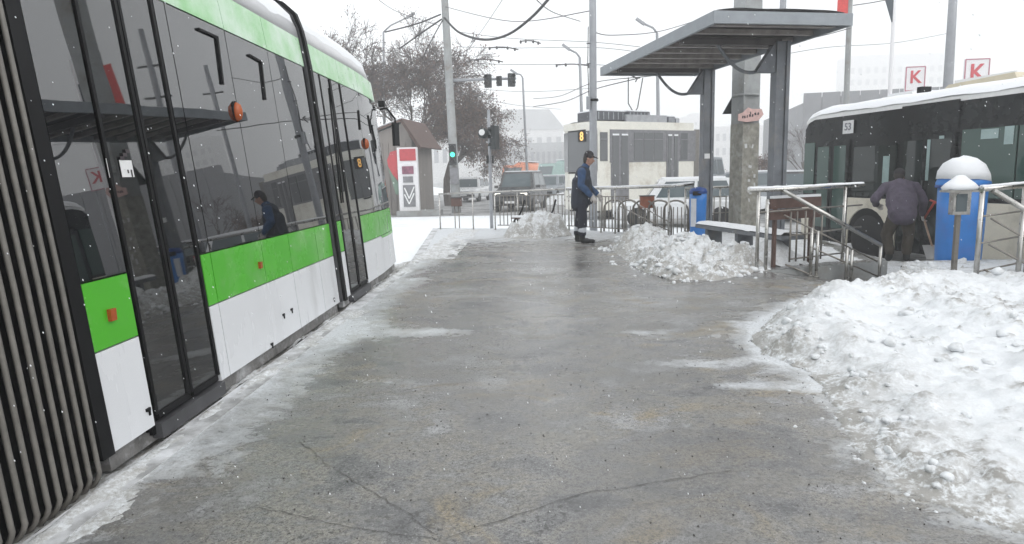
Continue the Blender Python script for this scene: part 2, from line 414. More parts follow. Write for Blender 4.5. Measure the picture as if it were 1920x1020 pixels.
# top sheet with the film of frozen slush
xs = np.linspace(-2.65, 9, 167); ys = np.linspace(-1, 17.4, 264); GX, GY = np.meshgrid(xs, ys)
PD = poly_dist(GX, GY, PLAT)
HEAP = [(1.75, 5.26), (2.05, 5.9), (2.75, 6.85), (3.45, 7.12), (4.2, 7.75), (4.75, 8.6), (5.3, 9.55), (6.9, 9.6), (8.2, 6), (8.4, 1.2), (2.6, 1.2), (1.95, 2.2), (1.67, 2.48), (1.52, 2.75), (1.54, 3.11), (1.70, 3.68), (1.86, 4.39), (1.70, 4.87)]
HD = poly_dist(GX, GY, HEAP)
bm = nb(); V = {}; films = []
for j in range(GX.shape[0]):
    for i in range(GX.shape[1]):
        V[j, i] = bm.verts.new((GX[j, i], GY[j, i], .004)); x, y = GX[j, i], GY[j, i]
        f = .30 * math.exp(-max(0, x + 1.95) / .16) + .21 * math.exp(-((x + 1.70) / .28) ** 2) * (1 if 2.9 < y < 9 else .35) + .13 * math.exp(-((y - 5.9) / .5) ** 2) * (1 if x < -.6 else .5)
        f += (.30 if y > 4 else .16) * math.exp(min(0, HD[j, i]) / .10) + (.19 if y > 4 else .08) * math.exp(min(0, HD[j, i]) / .55)
        for cx, cy, rx, ry, am in ((-1.05, 5.75, .5, .16, .22), (.95, 5.6, .28, .12, .2), (1.15, 4.65, .5, .12, .22), (1.35, 4.15, .3, .10, .22), (.85, 3.45, .12, .06, .2), (.35, 7.6, .5, .2, .14), (1.1, 7.2, .6, .2, .16), (-.2, 9.5, .9, .3, .12), (-1.0, 4.35, .3, .1, .2)):
            f += am * math.exp(-((x - cx) / rx) ** 2 - ((y - cy) / ry) ** 2)
        f += .32 * max(0, min(1, (y - 12.6) / 2.8)) + .10 * max(0, min(1, (y - 7.5) / 3))
        films.append(.30 + f)
bm.verts.ensure_lookup_table()
for j in range(GX.shape[0] - 1):
    for i in range(GX.shape[1] - 1):
        if min(PD[j, i], PD[j + 1, i], PD[j, i + 1], PD[j + 1, i + 1]) > -.02: bm.faces.new((V[j, i], V[j, i + 1], V[j + 1, i + 1], V[j + 1, i]))
plat = struct('platform', bm, M['asphalt'])
at_ = plat.data.attributes.new('film', 'FLOAT', 'POINT'); at_.data.foreach_set('value', np.array(films, np.float32))
# kerb stones at the tram side: one light strip
bm = nb(); box(bm, (-1.975, 3.3, -.16), (.15, 14.6, .335)); bev(bm, .012); bar(bm, (-1.978, 10.62, -.16), (-2.66, 17.6, -.16), .15, .335)
struct('platform_kerb', bm, mat('kerb_stone', (.36, .36, .36), .7, var=.25, scale=5, dirt=(.68, .69, .71), dscale=2.5, dmin=.42, dmax=.62))
# ramp down to the pavement
bm = nb(); q = [(3.40, 7.42, .006), (5.3, 7.9, PAVE + .006), (5.05, 9.36, PAVE + .006), (3.06, 9.02, .006)]
t = [bm.verts.new(p) for p in q]; b_ = [bm.verts.new((p[0], p[1], PAVE - .02)) for p in q]
bm.faces.new(t)
for i in range(4): bm.faces.new((t[i], t[(i + 1) % 4], b_[(i + 1) % 4], b_[i]))
ramp = struct('ramp', bm, M['asphalt'])
at_ = ramp.data.attributes.new('film', 'FLOAT', 'POINT'); at_.data.foreach_set('value', np.full(len(ramp.data.vertices), .40, np.float32))
# cracks in the asphalt
M['crack'] = mat('crack', (.085, .08, .075), .8, var=.4, scale=12)
for pts in ([(-1.29, 3.32), (-.95, 2.93), (-.62, 2.62), (-.38, 2.35), (-.2, 2.1)], [(-.38, 2.35), (.16, 2.70), (.97, 2.94)], [(-1.25, 2.62), (-.67, 2.41), (-.38, 2.35)], [(-1.13, 4.03), (-.75, 4.2), (-.39, 4.33)]):
    bm = nb(); P = []
    for (ax, ay), (bx, by) in zip(pts, pts[1:]):
        for t in range(12):
            u = t / 12; P.append((ax + (bx - ax) * u + random.gauss(0, .006), ay + (by - ay) * u + random.gauss(0, .006)))
    for i in range(len(P) - 1):
        (ax, ay), (bx, by) = P[i], P[i + 1]; d = Vector((bx - ax, by - ay)); n_ = Vector((-d.y, d.x)).normalized() * random.uniform(.0007, .0022)
        bm.faces.new([bm.verts.new((x, y, .0075)) for x, y in ((ax - n_.x, ay - n_.y), (bx - n_.x, by - n_.y), (bx + n_.x, by + n_.y), (ax + n_.x, ay + n_.y))])
    obj('crack', bm, M['crack'], plat)

# ------------------------------------------------------------------ articulated tram alongside the platform
TX = -2.08
PZ = [0, .94, 2.53, 2.80]; PXo = [0, -.07, -.215, -.255]
NOSE0 = 8.5
def nose(y): return -.03 * max(0, y - NOSE0) ** 2 - 1.2 * max(0, y - 10.05) ** 1.6
def sx(z): return float(np.interp(z, PZ, PXo))
def tram_pt(px, py):
    X = TX - .15
    for _ in range(16):
        p = atx(px, py, X); X = .5 * X + .5 * (TX + sx(p.z) + nose(min(p.y, 10.1)))
    return p
tram = thing('tram', 'green and white articulated tram with dark glossy windows standing at the platform', 'tram', (TX, 3, PAVE))
TO = Vector((TX, 3, PAVE))
def tl(v): return Vector(v) - TO
def side(bm, y0, y1, z0, z1, proud=0., th=.03, ytop=None, skew=None):
    """a panel lying on the tram's leaning side; skew: extra y at the bottom"""
    zs = [z0] + [z for z in PZ if z0 < z < z1] + [z1]; ny = 1 if y1 <= NOSE0 else 10; g = []
    for z in zs:
        row = []
        for j in range(ny + 1):
            y = y0 + (y1 - y0) * j / ny
            if skew: y = y + skew * (z1 - z) / (z1 - z0) * (1 - j / ny)
            x = TX + sx(z) + nose(y) + proud
            row.append((bm.verts.new(tl((x, y, z))), bm.verts.new(tl((x - th, y, z)))))
        g.append(row)
    nz = len(zs)
    for a in range(nz - 1):
        for j in range(ny):
            for s in (0, 1): bm.faces.new([g[a][j][s], g[a][j + 1][s], g[a + 1][j + 1][s], g[a + 1][j][s]])
    for a in range(nz - 1):
        for j in (0, ny): bm.faces.new([g[a][j][0], g[a][j][1], g[a + 1][j][1], g[a + 1][j][0]])
    for j in range(ny):
        for a in (0, nz - 1): bm.faces.new([g[a][j][0], g[a][j + 1][0], g[a][j + 1][1], g[a][j][1]])
    return bm
LOOP = [(0, .10), (-.07, .94), (-.215, 2.53), (-.255, 2.80)]
ROOF = [(-.255, 2.80), (-.275, 2.90), (-.33, 3.02), (-.45, 3.13), (-.70, 3.22), (-1.25, 3.26)]
def full(loop): return loop + [(-2.5 - x, z) for x, z in loop[::-1]]
def loft(bm, secs, closed=True, cap=True):
    rings = [[bm.verts.new(tl(p)) for p in s] for s in secs]; n = len(rings[0])
    for a, b in zip(rings, rings[1:]):
        for j in range(n if closed else n - 1): bm.faces.new((a[j], a[(j + 1) % n], b[(j + 1) % n], b[j]))
    if cap: bm.faces.new(rings[0][::-1]); bm.faces.new(rings[-1])
    return bm
def sec(y, loop, inset=0., drop=0.):
    out = []
    nz_ = nose(y)
    for x, z in loop:
        xx = x - inset if x > -1.25 else x + inset
        xx = xx + nz_ if x > -1.25 else (xx - nz_ if x < -1.25 else xx)
        out.append((TX + xx, y, z - (inset if z > 2.9 else 0) - drop * max(0, z - 1.6)))
    return out
CORE = full(LOOP + ROOF[1:])
mods = [(-4.0, 1.88), (2.93, 6.80), (6.97, 10.35)]
def ycuts(y0, y1): return [y0] + ([y for y in (NOSE0, 9.0, 9.5, 9.8, 10., 10.1, 10.2, 10.28) if y0 < y < y1]) + [y1]
def drop(y): return 0 if y < 9.7 else .6 * (y - 9.7) ** 1.6
for y0, y1 in mods:
    bm = nb(); loft(bm, [sec(y, CORE, .03, drop(y)) for y in ycuts(y0, y1)]); obj('body_shell', bm, M['black'], tram)
    bm = nb(); loft(bm, [sec(y, full(ROOF), -.004, drop(y)) for y in ycuts(y0, y1)], closed=True); obj('roof', bm, M['tram_roof'], tram, smooth=True)
    # snow lying on the roof
    bm = nb(); S = [(-.268, 2.865), (-.315, 3.025), (-.45, 3.155), (-.72, 3.255), (-1.25, 3.31)]; rows = []
    for y in np.linspace(y0 + .02, y1 - .03, int((y1 - y0) / .12)):
        row = []
        for x, z in full(S):
            jit = .018 * fbm(x * 4, y * 3, 2.) + (0 if z > 2.9 else .05 * fbm(y * 2.2, x, 5.))
            xx = x + nose(y) * (1 if x > -1.25 else -1); row.append((TX + xx, y, z + jit - drop(y) * (z - 1.6)))
        rows.append(row)
    loft(bm, rows, closed=False, cap=False); o = obj('roof_snow', bm, M['snow_roof'], tram, smooth=True)
GW = .010
def panels(name, m, spans, z0, z1, proud=.004):
    for y0, y1 in spans:
        bm = nb(); side(bm, y0 + GW / 2, y1 - GW / 2, z0, z1, proud); bev(bm, .003, 1); obj(name, bm, m, tram)
# module beside the camera (only its reflection and its front edge could show)
panels('lower_panel', M['tram_white'], [(-4, -1), (-1, 1.86)], .10, .60); panels('green_panel', M['tram_green'], [(-4, 1.86)], .61, .94)
panels('window_glass', M['tram_glass'], [(-4, -1), (-1, 1.86)], .95, 2.52)
# first full module
panels('lower_panel', M['tram_white'], [(2.985, 3.345), (4.11, 4.24), (4.24, 5.62), (5.62, 6.32), (6.32, 6.79)], .10, .595)
panels('green_panel', M['tram_green'], [(2.985, 3.345), (4.11, 4.24), (4.24, 5.05), (5.05, 5.62), (5.62, 6.32), (6.32, 6.79)], .603, .935)
panels('window_glass', M['tram_glass'], [(2.985, 3.345), (4.11, 4.24), (4.24, 5.05), (5.05, 5.85), (5.85, 6.79)], .945, 2.515)
panels('upper_panel', M['tram_pale'], [(2.985, 4.1), (4.1, 5.05), (5.05, 5.85), (5.85, 6.79)], 2.525, 2.80, .006)
def tram_door(y0, y1):
    ym = (y0 + y1) / 2
    for a, b in ((y0, ym), (ym, y1)):
        bm = nb(); side(bm, a + .006, b - .006, .16, 2.515, .000); lf = obj('door_leaf', bm, M['door_glass'], tram)
        bm = nb(); side(bm, a + .006, a + .030, .15, 2.516, .010, .02); side(bm, b - .030, b - .006, .15, 2.516, .010, .02); side(bm, a + .031, b - .031, .12, .159, .008, .02)
        obj('door_frame', bm, M['black'], lf)
    bm = nb(); side(bm, y0, y1, .02, .10, .03, .1); obj('door_sill', bm, M['grey_metal'], tram)
tram_door(3.355, 4.10); tram_door(7.22, 8.02)
panels('upper_panel', M['tram_pale'], [(6.985, 8.02), (8.02, 8.9), (8.9, 10.2)], 2.525, 2.80, .006)
panels('lower_panel', M['tram_white'], [(6.985, 7.21), (8.03, 9.0)], .10, .595)
panels('green_panel', M['tram_green'], [(6.985, 7.21), (8.03, 9.0), (9.0, 10.18)], .603, .935)
bm = nb(); side(bm, 9.01, 10.18, .10, .595, .004, skew=1.1); obj('green_panel', bm, M['tram_green'], tram)
bm = nb(); side(bm, 9.005, 10.15, .10, .594, .001); obj('lower_panel', bm, M['tram_white'], tram)
panels('window_glass', M['tram_glass'], [(6.985, 7.21), (8.03, 8.75), (8.75, 9.65)], .945, 2.515)
bm = nb(); side(bm, 9.66, 10.32, .95, 2.45, .002); obj('cab_glass', bm, M['tram_glass'], tram)
bm = nb(); side(bm, 10.19, 10.34, .12, .94, .002); obj('front_bumper', bm, M['black_gloss'], tram)
# skirt rail with bogie hardware below
bm = nb(); side(bm, 2.99, 6.78, .0, .09, -.03, .05); side(bm, 6.99, 10.1, .0, .09, -.03, .05); obj('under_skirt', bm, M['track_dirt'], tram)
bm = nb(); box(bm, tl((TX - .03, 3.33, .14)), (.03, .05, .14)); box(bm, tl((TX - .04, 3.37, .07)), (.06, .08, .05)); obj('step_bracket', bm, M['black'], tram)
bm = nb()
for px, py in ((275, 768), (530, 590), (545, 580), (508, 645), (625, 560)):
    p = tram_pt(px, py); box(bm, tl(p + Vector((.008, 0, 0))), (.012, .035, .016)); box(bm, tl(p + Vector((.008, .01, -.02))), (.010, .012, .03))
obj('latch', bm, M['black'], tram)
# joint arch between the modules
def arch(y0, y1, out, m, name):
    bm = nb(); A = [(x + (out if x > -1.25 else (-out if x < -1.25 else 0)), z + (out if z > 2.9 else 0)) for x, z in CORE]
    loft(bm, [[(TX + x, y, z) for x, z in A] for y in (y0, y1)]); bev(bm, .012, 2, 50); return obj(name, bm, m, tram)
arch(6.805, 6.845, .018, M['grey_metal'], 'joint_frame'); arch(6.852, 6.925, .045, M['black'], 'joint_seal'); arch(6.93, 6.972, .022, M['grey_metal'], 'joint_frame')
arch(2.885, 2.975, .012, M['black'], 'bellows_frame'); arch(1.86, 1.90, .03, M['grey_metal'], 'bellows_frame')
# bellows: dark folds with a bent tube on every fold
bm = nb(); secs = []
n_f = 15; dy = (2.88 - 1.90) / n_f
for i in range(n_f * 2 + 1):
    y = 1.90 + dy / 2 * i; ins = .0 if i % 2 == 0 else .0
    secs.append([(TX + (x - (.13 if i % 2 == 0 else .02) if x > -1.25 else x), y, max(z, -.02 if i % 2 else .05)) for x, z in full([(0, -.02), (-.07, .94), (-.215, 2.53), (-.30, 3.0)])])
loft(bm, secs); obj('bellows', bm, M['black'], tram)
for i in range(n_f):
    y = 1.90 + dy * (i + .5); bm = nb(); P = []
    r0 = .13; z0 = -.04
    for z in np.linspace(2.98, z0 + r0, 14): P.append(tl((TX + sx(z) + .015, y, z)))
    for t in np.linspace(0, 90, 8)[1:]:
        P.append(tl((TX + .015 - r0 + r0 * math.cos(R(t)), y, z0 + r0 - r0 * math.sin(R(t)))))
    P.append(tl((TX - .5, y, z0)))
    tube(bm, P, .0115, 8); obj('rib', bm, M['rib'], tram)
    if i % 2 == 0:
        bm = nb(); q = tl((TX - .10, y, z0 - .01)); L = random.uniform(.03, .08); tube(bm, [q, q + Vector((0, 0, -L))], [.006, .001], 6); obj('icicle', bm, mat('ice', (.5, .52, .54), .2), tram)
# lamps, hopper window edges, mirror, white patches on the door glass
for px, py, s, ky in ((205, 590, .030, 1), (485, 497, .025, 1)):
    p = tram_pt(px, py); bm = nb(); box(bm, tl(p + Vector((.014, 0, 0))), (.02, s * 1.5, s * 2.0)); bev(bm, .006); obj('side_marker', bm, M['orange_lens'], tram)
for px, py, r in ((441, 210, .072), (684, 270, .072)):
    p = tram_pt(px, py); bm = nb(); lathe(bm, [(r * .7, -.005), (r, .0), (r, .02), (r * .75, .045), (r * .3, .055)], 14, tl(p), 'X', sx=.55, sy=1.); obj('indicator_lamp', bm, M['orange_lens'], tram, smooth=True)
    bm = nb(); lathe(bm, [(r * 1.12, -.008), (r * 1.12, .010)], 14, tl(p), 'X', sx=.6, sy=1.); obj('lamp_bezel', bm, M['black'], tram)
for pts in (((368, 54), (404, 70), (415, 158)), ((464, 103), (487, 116), (495, 187)), ((671, 207), (674, 243)), ((689, 216), (695, 250)), ((618, 165), (642, 380))):
    P = [tl(tram_pt(*q) + Vector((.012, 0, 0))) for q in pts]; bm = nb()
    for a, b in zip(P, P[1:]): bar(bm, a, b, .020, .014)
    obj('hopper_edge', bm, M['black'], tram)
p = at(742, 252, 10.5); bm = nb(); box(bm, tl(p), (.05, .12, .36), rz=R(-25)); bev(bm, .025, 3); mir = obj('mirror', bm, M['black_gloss'], tram)
a = tram_pt(712, 205); bm = nb(); tube(bm, [tl(a), tl(a + Vector((.10, .05, .02))), tl(Vector((p.x, p.y, p.z + .24))), tl(Vector((p.x, p.y, p.z + .15)))], .016); obj('mirror_arm', bm, M['black'], mir)
bm = nb(); box(bm, tl(tram_pt(711, 198) + Vector((.04, 0, .02))), (.09, .1, .09)); bev(bm, .02); obj('camera_housing', bm, M['black'], tram)
def glass_patch(px0, py0, px1, py1, m, marks=False):
    p = tram_pt(px0, py0); q = tram_pt(px1, py1); bm = nb()
    y0, y1 = sorted((p.y, q.y)); z0, z1 = sorted((p.z, q.z)); side(bm, y0, y1, z0, z1, .0075, .002); s = obj('notice', bm, m, tram)  # thin white plate laid on the door glass
    if marks:
        bm = nb()
        for k_ in range(3):
            u = (k_ + .7) / 3.6; yy = y0 + (y1 - y0) * u
            side(bm, yy, yy + .012, z0 + .04, z1 - .05 - .02 * k_, .0095, .001); side(bm, yy - .012, yy + .024, z0 + .09 + .02 * k_, z0 + .11 + .02 * k_, .0100, .001)
        obj('patch_marks', bm, M['ink'], s)
glass_patch(221, 300, 250, 332, M['paper'], True); glass_patch(196, 297, 205, 333, M['paper'])

# slush in the gap between the kerb and the tram
def gap(x, y, d):
    n_ = fbm(x * 6, y * 2.2, 3.); m_ = fbm(x * 22, y * 18, 9.)
    return (-.07 + .07 * n_ + .03 * m_ + .07 * max(0, (x + 2.30) / .25), max(.25, min(1, .75 - 1.5 * n_)))
o = heightfield('gap_slush', [(-2.6, .5), (-2.03, .5), (-2.03, 11), (-2.6, 11)], gap, .03, M['snow'], .0); tag(o, 'dirty slush packed between the kerb and the tram', 'slush', kind='stuff')
# snow lying along the platform edge
def edge(x, y, d):
    n_ = fbm(x * 2.2, y * 1.3, 1.); m_ = fbm(x * 9, y * 6, 4., 6, 2.1, .65)
    near = math.exp(-max(0, x + 1.98) / .11)
    h = -.016 + .022 * n_ + .040 * near * (.5 + n_) + .020 * m_ + (.03 if y > 11 else 0) * (.6 + n_)
    return (max(-.03, h) + .006 if x > -2.04 else -.03 + .02 * m_, .45 + .5 * max(0, m_))
o = heightfield('edge_snow', [(-2.06, 1.6), (-1.5, 2.6), (-1.3, 4.2), (-1.35, 9), (-1.4, 17), (-2.6, 17), (-2.06, 10.6)], edge, .022, M['snow'], .0); tag(o, 'thin crusted snow along the tram side of the platform', 'snow', kind='stuff')

# ------------------------------------------------------------------ snow heaps
def heap(x, y, d):
    n1 = fbm(x * .9, y * .9, 11.); n2 = fbm(x * 2.6, y * 2.6, 5.); n3 = fbm(x * 8, y * 8, 7., 5, 2.1, .62); n4 = fbm(x * 26, y * 26, 3., 3)
    dd = d + .10 * n2 + .05 * n3
    if dd <= 0: return (-.03 + .0 * n3, .4)
    thin = 1 / (1 + math.exp((y - 3.9) * 2.2)) * math.exp(-max(0, dd - .1) / .55)        # a thin trodden lip in front
    ridge = math.exp(-((dd - .42) / .30) ** 2) * max(0, min(1, (y - 4.0) / .8)) * max(0, min(1, (8.2 - y) / 1.2))
    H = .115 + .09 * n1 + .15 * ridge
    z = H * (1 - math.exp(-dd / .26)) * (1 - .85 * thin) + .06 * n2 * min(1, dd * 3) + (.040 * abs(n3) * 1.3 + .016 * n4 + (.06 * chunk(x + .12 * n3, y + .1 * n2, 4.) + .04 * chunk(x + .06 * n3, y, 9.5)) * min(1, max(0, .25 + 1.6 * n1 + .8 * n2)) + .055 * clump(x + .1 * n3, y, 3.2) * max(0, .35 + n2) + .035 * clump(x, y + .05 * n3, 8.) * max(0, .3 + n1 + n3)) * min(1, dd * 5) * (1 - .7 * thin)
    if y > 7.2: z -= .055 * (y - 7.2)
    if x > 5.0 and y > 6: z -= .1 * min(1, (x - 5.0))
    rim = math.exp(-dd / .25)
    return (max(.012, z) if dd > .02 else .008, min(1, .06 + .9 * rim * (.3 + max(0, n2 + .25) * 2) + (1.9 * max(0, n3 + n1 * .6 - .10)) + .6 * thin * max(0, n2 + .2)))
o = heightfield('snow_heap', HEAP, heap, .028, M['snow'], .03); tag(o, 'broad heap of shovelled snow beside the ramp railing', 'snow heap', kind='thing')
def pile(cx_list, dirtk=1., seed=0.):
    def f(x, y, d):
        n2 = fbm(x * 2.4, y * 2.4, seed); n3 = fbm(x * 7, y * 7, seed + 3, 5, 2.1, .65); n4 = fbm(x * 24, y * 24, seed + 1, 3); z = 0
        for cx, cy, h, s in cx_list: z = max(z, h * math.exp(-(((x - cx) ** 2 + (y - cy) ** 2) / s ** 2) ** 1.0))
        dd = d + .08 * n2 + .05 * n3
        if dd <= 0: return (-.03, .5)
        k_ = min(1, dd / .18); z = z * k_ * (1 + .35 * n2) + (.04 * abs(n3) * 1.6 + .02 * n4 + .015 + .075 * clump(x + .08 * n3, y, 4.2, seed) + .07 * chunk(x + .1 * n3, y, 5.5, seed) + .045 * chunk(x + .05 * n3, y, 12., seed)) * k_
        return (max(.01, z), min(1, dirtk * (.15 + 1.3 * math.exp(-dd / .22) * (.4 + max(0, n3 + .2)) + 1.6 * max(0, n3 - .02))))
    return f
PILE_A = pile([(1.95, 11.7, .32, .5), (2.3, 9.75, .36, .5), (2.8, 9.4, .22, .45), (2.45, 10.5, .16, .5), (1.9, 9.0, .06, .5)], 1.5, 2.)
o = heightfield('snow_pile', [(1.35, 12.2), (1.42, 10.3), (1.5, 9.0), (1.75, 8.35), (2.3, 8.2), (2.95, 8.85), (3.3, 9.3), (3.0, 10.4), (2.9, 11.6), (2.3, 12.7), (1.7, 12.8)], PILE_A, .028, M['snow'], .03)
tag(o, 'rough snow pile in front of the bench and the near railing post', 'snow heap', kind='thing')
o = heightfield('snow_pile', [(-.72, 14.7), (-.5, 14.25), (.1, 14.0), (.85, 14.6), (.8, 15.6), (-.2, 15.8), (-.6, 15.3)], pile([(-.05, 14.85, .44, .42), (.40, 14.9, .42, .40), (-.4, 14.7, .22, .3), (.2, 15.3, .45, .4)], 1.4, 8.), .03, M['snow'], .03)
tag(o, 'small dirty snow pile by the far railing, left of the standing man', 'snow heap', kind='thing')
def sheet(x, y, d):
    n2 = fbm(x * 1.8, y * 1.8, 21.); n3 = fbm(x * 7, y * 7, 4.)
    k_ = min(1, max(0, d + .1 * n2) / .25)
    return (-.02 + k_ * (.05 + .05 * n2 + .03 * n3 + .34 * math.exp(-((x - 3.45) ** 2 + (y - 9.62) ** 2) / .14)), .25 + .5 * max(0, n3))
o = heightfield('snow_cover', [(3.0, 9.15), (5.0, 9.75), (5.3, 12.6), (4.9, 14.7), (3.1, 14.1), (2.2, 13.2), (2.9, 11.8), (3.05, 10.4)], sheet, .06, M['snow'], .0)
tag(o, 'trodden snow lying under the shelter bench', 'snow', kind='stuff')
def sheet2(x, y, d):
    n2 = fbm(x * 1.3, y * 1.3, 31.); n3 = fbm(x * 6, y * 6, 4.)
    return (PAVE - .02 + min(1, max(0, d) / .3) * (.10 + .07 * n2 + .04 * n3 + .12 * math.exp(-((x - 6.0) ** 2 + (y - 9.6) ** 2) / .5)), .3 + .6 * max(0, n3))
o = heightfield('pavement_snow', [(5.0, 9.4), (7.4, 7.6), (7.2, 8.6), (6.3, 12.5), (5.7, 14.6), (5.2, 14.6), (5.55, 12.6), (5.25, 9.7)], sheet2, .06, M['snow'], .0)
tag(o, 'trampled snow on the pavement beside the bus', 'snow', kind='stuff')

# loose lumps thrown off the heaps
def lumps(name, label, spots, m, kind='stuff'):
    bm = nb()
    for x, y, z, s_ in spots:
        r_ = bmesh.ops.create_icosphere(bm, subdivisions=2 if s_ > .02 else 1, radius=s_); q = rot3(random.random() * 6, random.random() * 6, random.random() * 6)
        k3 = Vector((random.uniform(.6, 1.2), random.uniform(.6, 1.2), random.uniform(.5, .9)))
        for v in r_['verts']:
            c = q @ v.co; c = c * (1 + .45 * noise.noise(c * (1.3 / s_) + Vector((x * 9, y * 9, 0)))); v.co = Vector((c.x * k3.x + x, c.y * k3.y + y, c.z * k3.z + z))
    o = obj(name, bm, m, smooth=True); at_ = o.data.attributes.new('dirt', 'FLOAT', 'POINT'); at_.data.foreach_set('value', rng.uniform(0, .3, len(o.data.vertices)).astype(np.float32)); return tag(o, label, 'snow', kind=kind)
sp = []
LX, LY = rng.uniform(1.3, 6.5, 3000), rng.uniform(2.2, 9.4, 3000); LD = poly_dist(LX, LY, HEAP)
for x, y, d in zip(LX.tolist(), LY.tolist(), LD.tolist()):
    if d > -.25 and (d < .35 or random.random() < .13):
        if d < 0 and (random.random() > math.exp(d / .08) or y > 7.2): continue
        z = max(0, heap(x, y, d)[0]) if d > 0 else 0
        s_ = random.uniform(.006, .020) if d < .1 else min(.06 if y > 4.2 else .028, .008 + random.expovariate(1 / .016)); sp.append((x, y, z + s_ * .1, s_))
lumps('snow_lumps', 'loose lumps of snow scattered over the broad heap', sp, M['snow'])
PA = [(1.35, 12.2), (1.42, 10.3), (1.5, 9.0), (1.75, 8.35), (2.3, 8.2), (2.95, 8.85), (3.3, 9.3), (3.0, 10.4), (2.9, 11.6), (2.3, 12.7), (1.7, 12.8)]; sp = []
LX, LY = rng.uniform(1.0, 3.3, 900), rng.uniform(7.8, 12.8, 900); LD = poly_dist(LX, LY, PA)
for x, y, d in zip(LX.tolist(), LY.tolist(), LD.tolist()):
    if d < -.35 or (d < 0 and random.random() > math.exp(d / .12)): continue
    z = max(0, PILE_A(x, y, d)[0]); s_ = min(.06, .010 + random.expovariate(1 / .016)); sp.append((x, y, z + s_ * .1, s_))
lumps('snow_lumps', 'loose lumps of snow around the pile before the bench', sp, M['snow'])
# grit and crumbs of ice on the asphalt
bm = nb()
for _ in range(1500):
    x, y = random.uniform(-1.8, 2.6), random.uniform(2.1, 11)
    s = random.uniform(.0015, .006)
    m_ = rot3(random.random() * 6, random.random() * 6, random.random() * 6)
    v = [bm.verts.new(Vector((x, y, .006)) + m_ @ Vector(q) * s) for q in ((1, 0, 0), (-1, 0, 0), (0, 1, 0), (0, -1, 0), (0, 0, .8), (0, 0, -.8))]
    for f in ((0, 2, 4), (2, 1, 4), (1, 3, 4), (3, 0, 4), (2, 0, 5), (1, 2, 5), (3, 1, 5), (0, 3, 5)): bm.faces.new([v[i] for i in f])
tag(obj('grit', bm, mat('grit_stone', (.07, .065, .06), .8, var=.5, scale=30)), 'dark grit scattered over the wet asphalt', 'grit', kind='stuff')
# ---- PART TWO

# ------------------------------------------------------------------ railings
def railing(label, posts, top, bars=(), rails=(), h_post=1.0, snow=False, r_top=.027, m='steel', mb='steel_dark', rpost=.021):
    """posts: [(x, y, z0, z1)], top: polyline, bars: [(x, y, z0, z1)], rails: [polyline]"""
    o3 = Vector((posts[0][0], posts[0][1], posts[0][2])); t = thing('railing', label, 'railing', o3)
    for x, y, z0, z1 in posts:
        bm = nb(); tube(bm, [Vector((x, y, z0 - .03)) - o3, Vector((x, y, z1)) - o3], rpost, 10); obj('post', bm, M[m], t)
        bm = nb(); lathe(bm, [(rpost * 2.1, z0 - o3.z), (rpost * 2.1, z0 + .008 - o3.z)], 12, (x - o3.x, y - o3.y, 0)); obj('base_flange', bm, M[m], t)
    bm = nb(); tube(bm, [Vector(p) - o3 for p in top], r_top, 12); obj('top_rail', bm, M[m], t)
    for x, y, z0, z1 in bars:
        bm = nb(); tube(bm, [Vector((x, y, z0)) - o3, Vector((x, y, z1)) - o3], .013, 6); obj('bar', bm, M[mb], t)
    for P in rails:
        bm = nb(); tube(bm, [Vector(p) - o3 for p in P], .012, 8); obj('rail', bm, M[mb], t)
    if snow:
        bm = nb(); P = []; n = 40; a, b = Vector(top[0]) - o3, Vector(top[-1]) - o3
        seg = [Vector(p) - o3 for p in top]
        for s0, s1 in zip(seg, seg[1:]):
            for i in range(24):
                p = s0.lerp(s1, i / 23); P.append(p + Vector((0, 0, r_top * .9 + .008 * fbm(p.x * 3, p.y * 3, 1.))))
        tube(bm, P, [.022 + .010 * fbm(i * .35, 3., 2.) for i in range(len(P))], 8); obj('rail_snow', bm, M['snow_roof'], t)
    return t
def lerp(a, b, t): return tuple(a[i] + (b[i] - a[i]) * t for i in range(len(a)))
a, b = (-2.48, 17.25), (.75, 16.05)
P = [lerp(a, b, t) for t in (0, .28, .46, .64, 1)]
bars = [(*lerp(a, b, t), .12, .86) for t in np.linspace(.50, .98, 17)]
railing('thin steel railing across the far end of the platform before the dark car', [(*p, 0, .95) for p in P], [(*a, .93), (*b, 1.0)], bars, [[(*lerp(a, b, .48), .12), (*b, .12)], [(*lerp(a, b, .48), .86), (*b, .87)]], rpost=.018, r_top=.022)
a, b = (.80, 16.0), (2.85, 13.8)
P = [lerp(a, b, t) for t in (.02, .36, .50, .98)]
bars = [(*lerp(a, b, t), .12, .82) for t in np.linspace(.05, .60, 18)]
railing('steel railing with snow on its top rail behind the standing man', [(*p, 0, 1.0) for p in P], [(*a, 1.0), (*b, 1.06), (3.35, 14.0, 1.09)], bars, [[(*a, .12), (*lerp(a, b, .62), .12)], [(*lerp(a, b, .60), .82), (*b, .30)], [(*lerp(a, b, .55), .62), (*b, .12)], [(*a, .82), (*lerp(a, b, .62), .84)]], snow=True, r_top=.03)
a, b = (3.2, 14.05), (4.85, 14.75)
P = [lerp(a, b, t) for t in (.0, .5, 1)]
bars = [(*lerp(a, b, t), .1, .8) for t in np.linspace(.06, .94, 11)]
railing('thin grey railing between the two shelter posts near the concrete pole', [(*p, 0, 1.0) for p in P], [(*a, 1.0), (*b, 1.0)], bars, [[(*a, .1), (*b, .1)], [(*a, .8), (*b, .8)], [(*a, .45), (*b, .45)]])
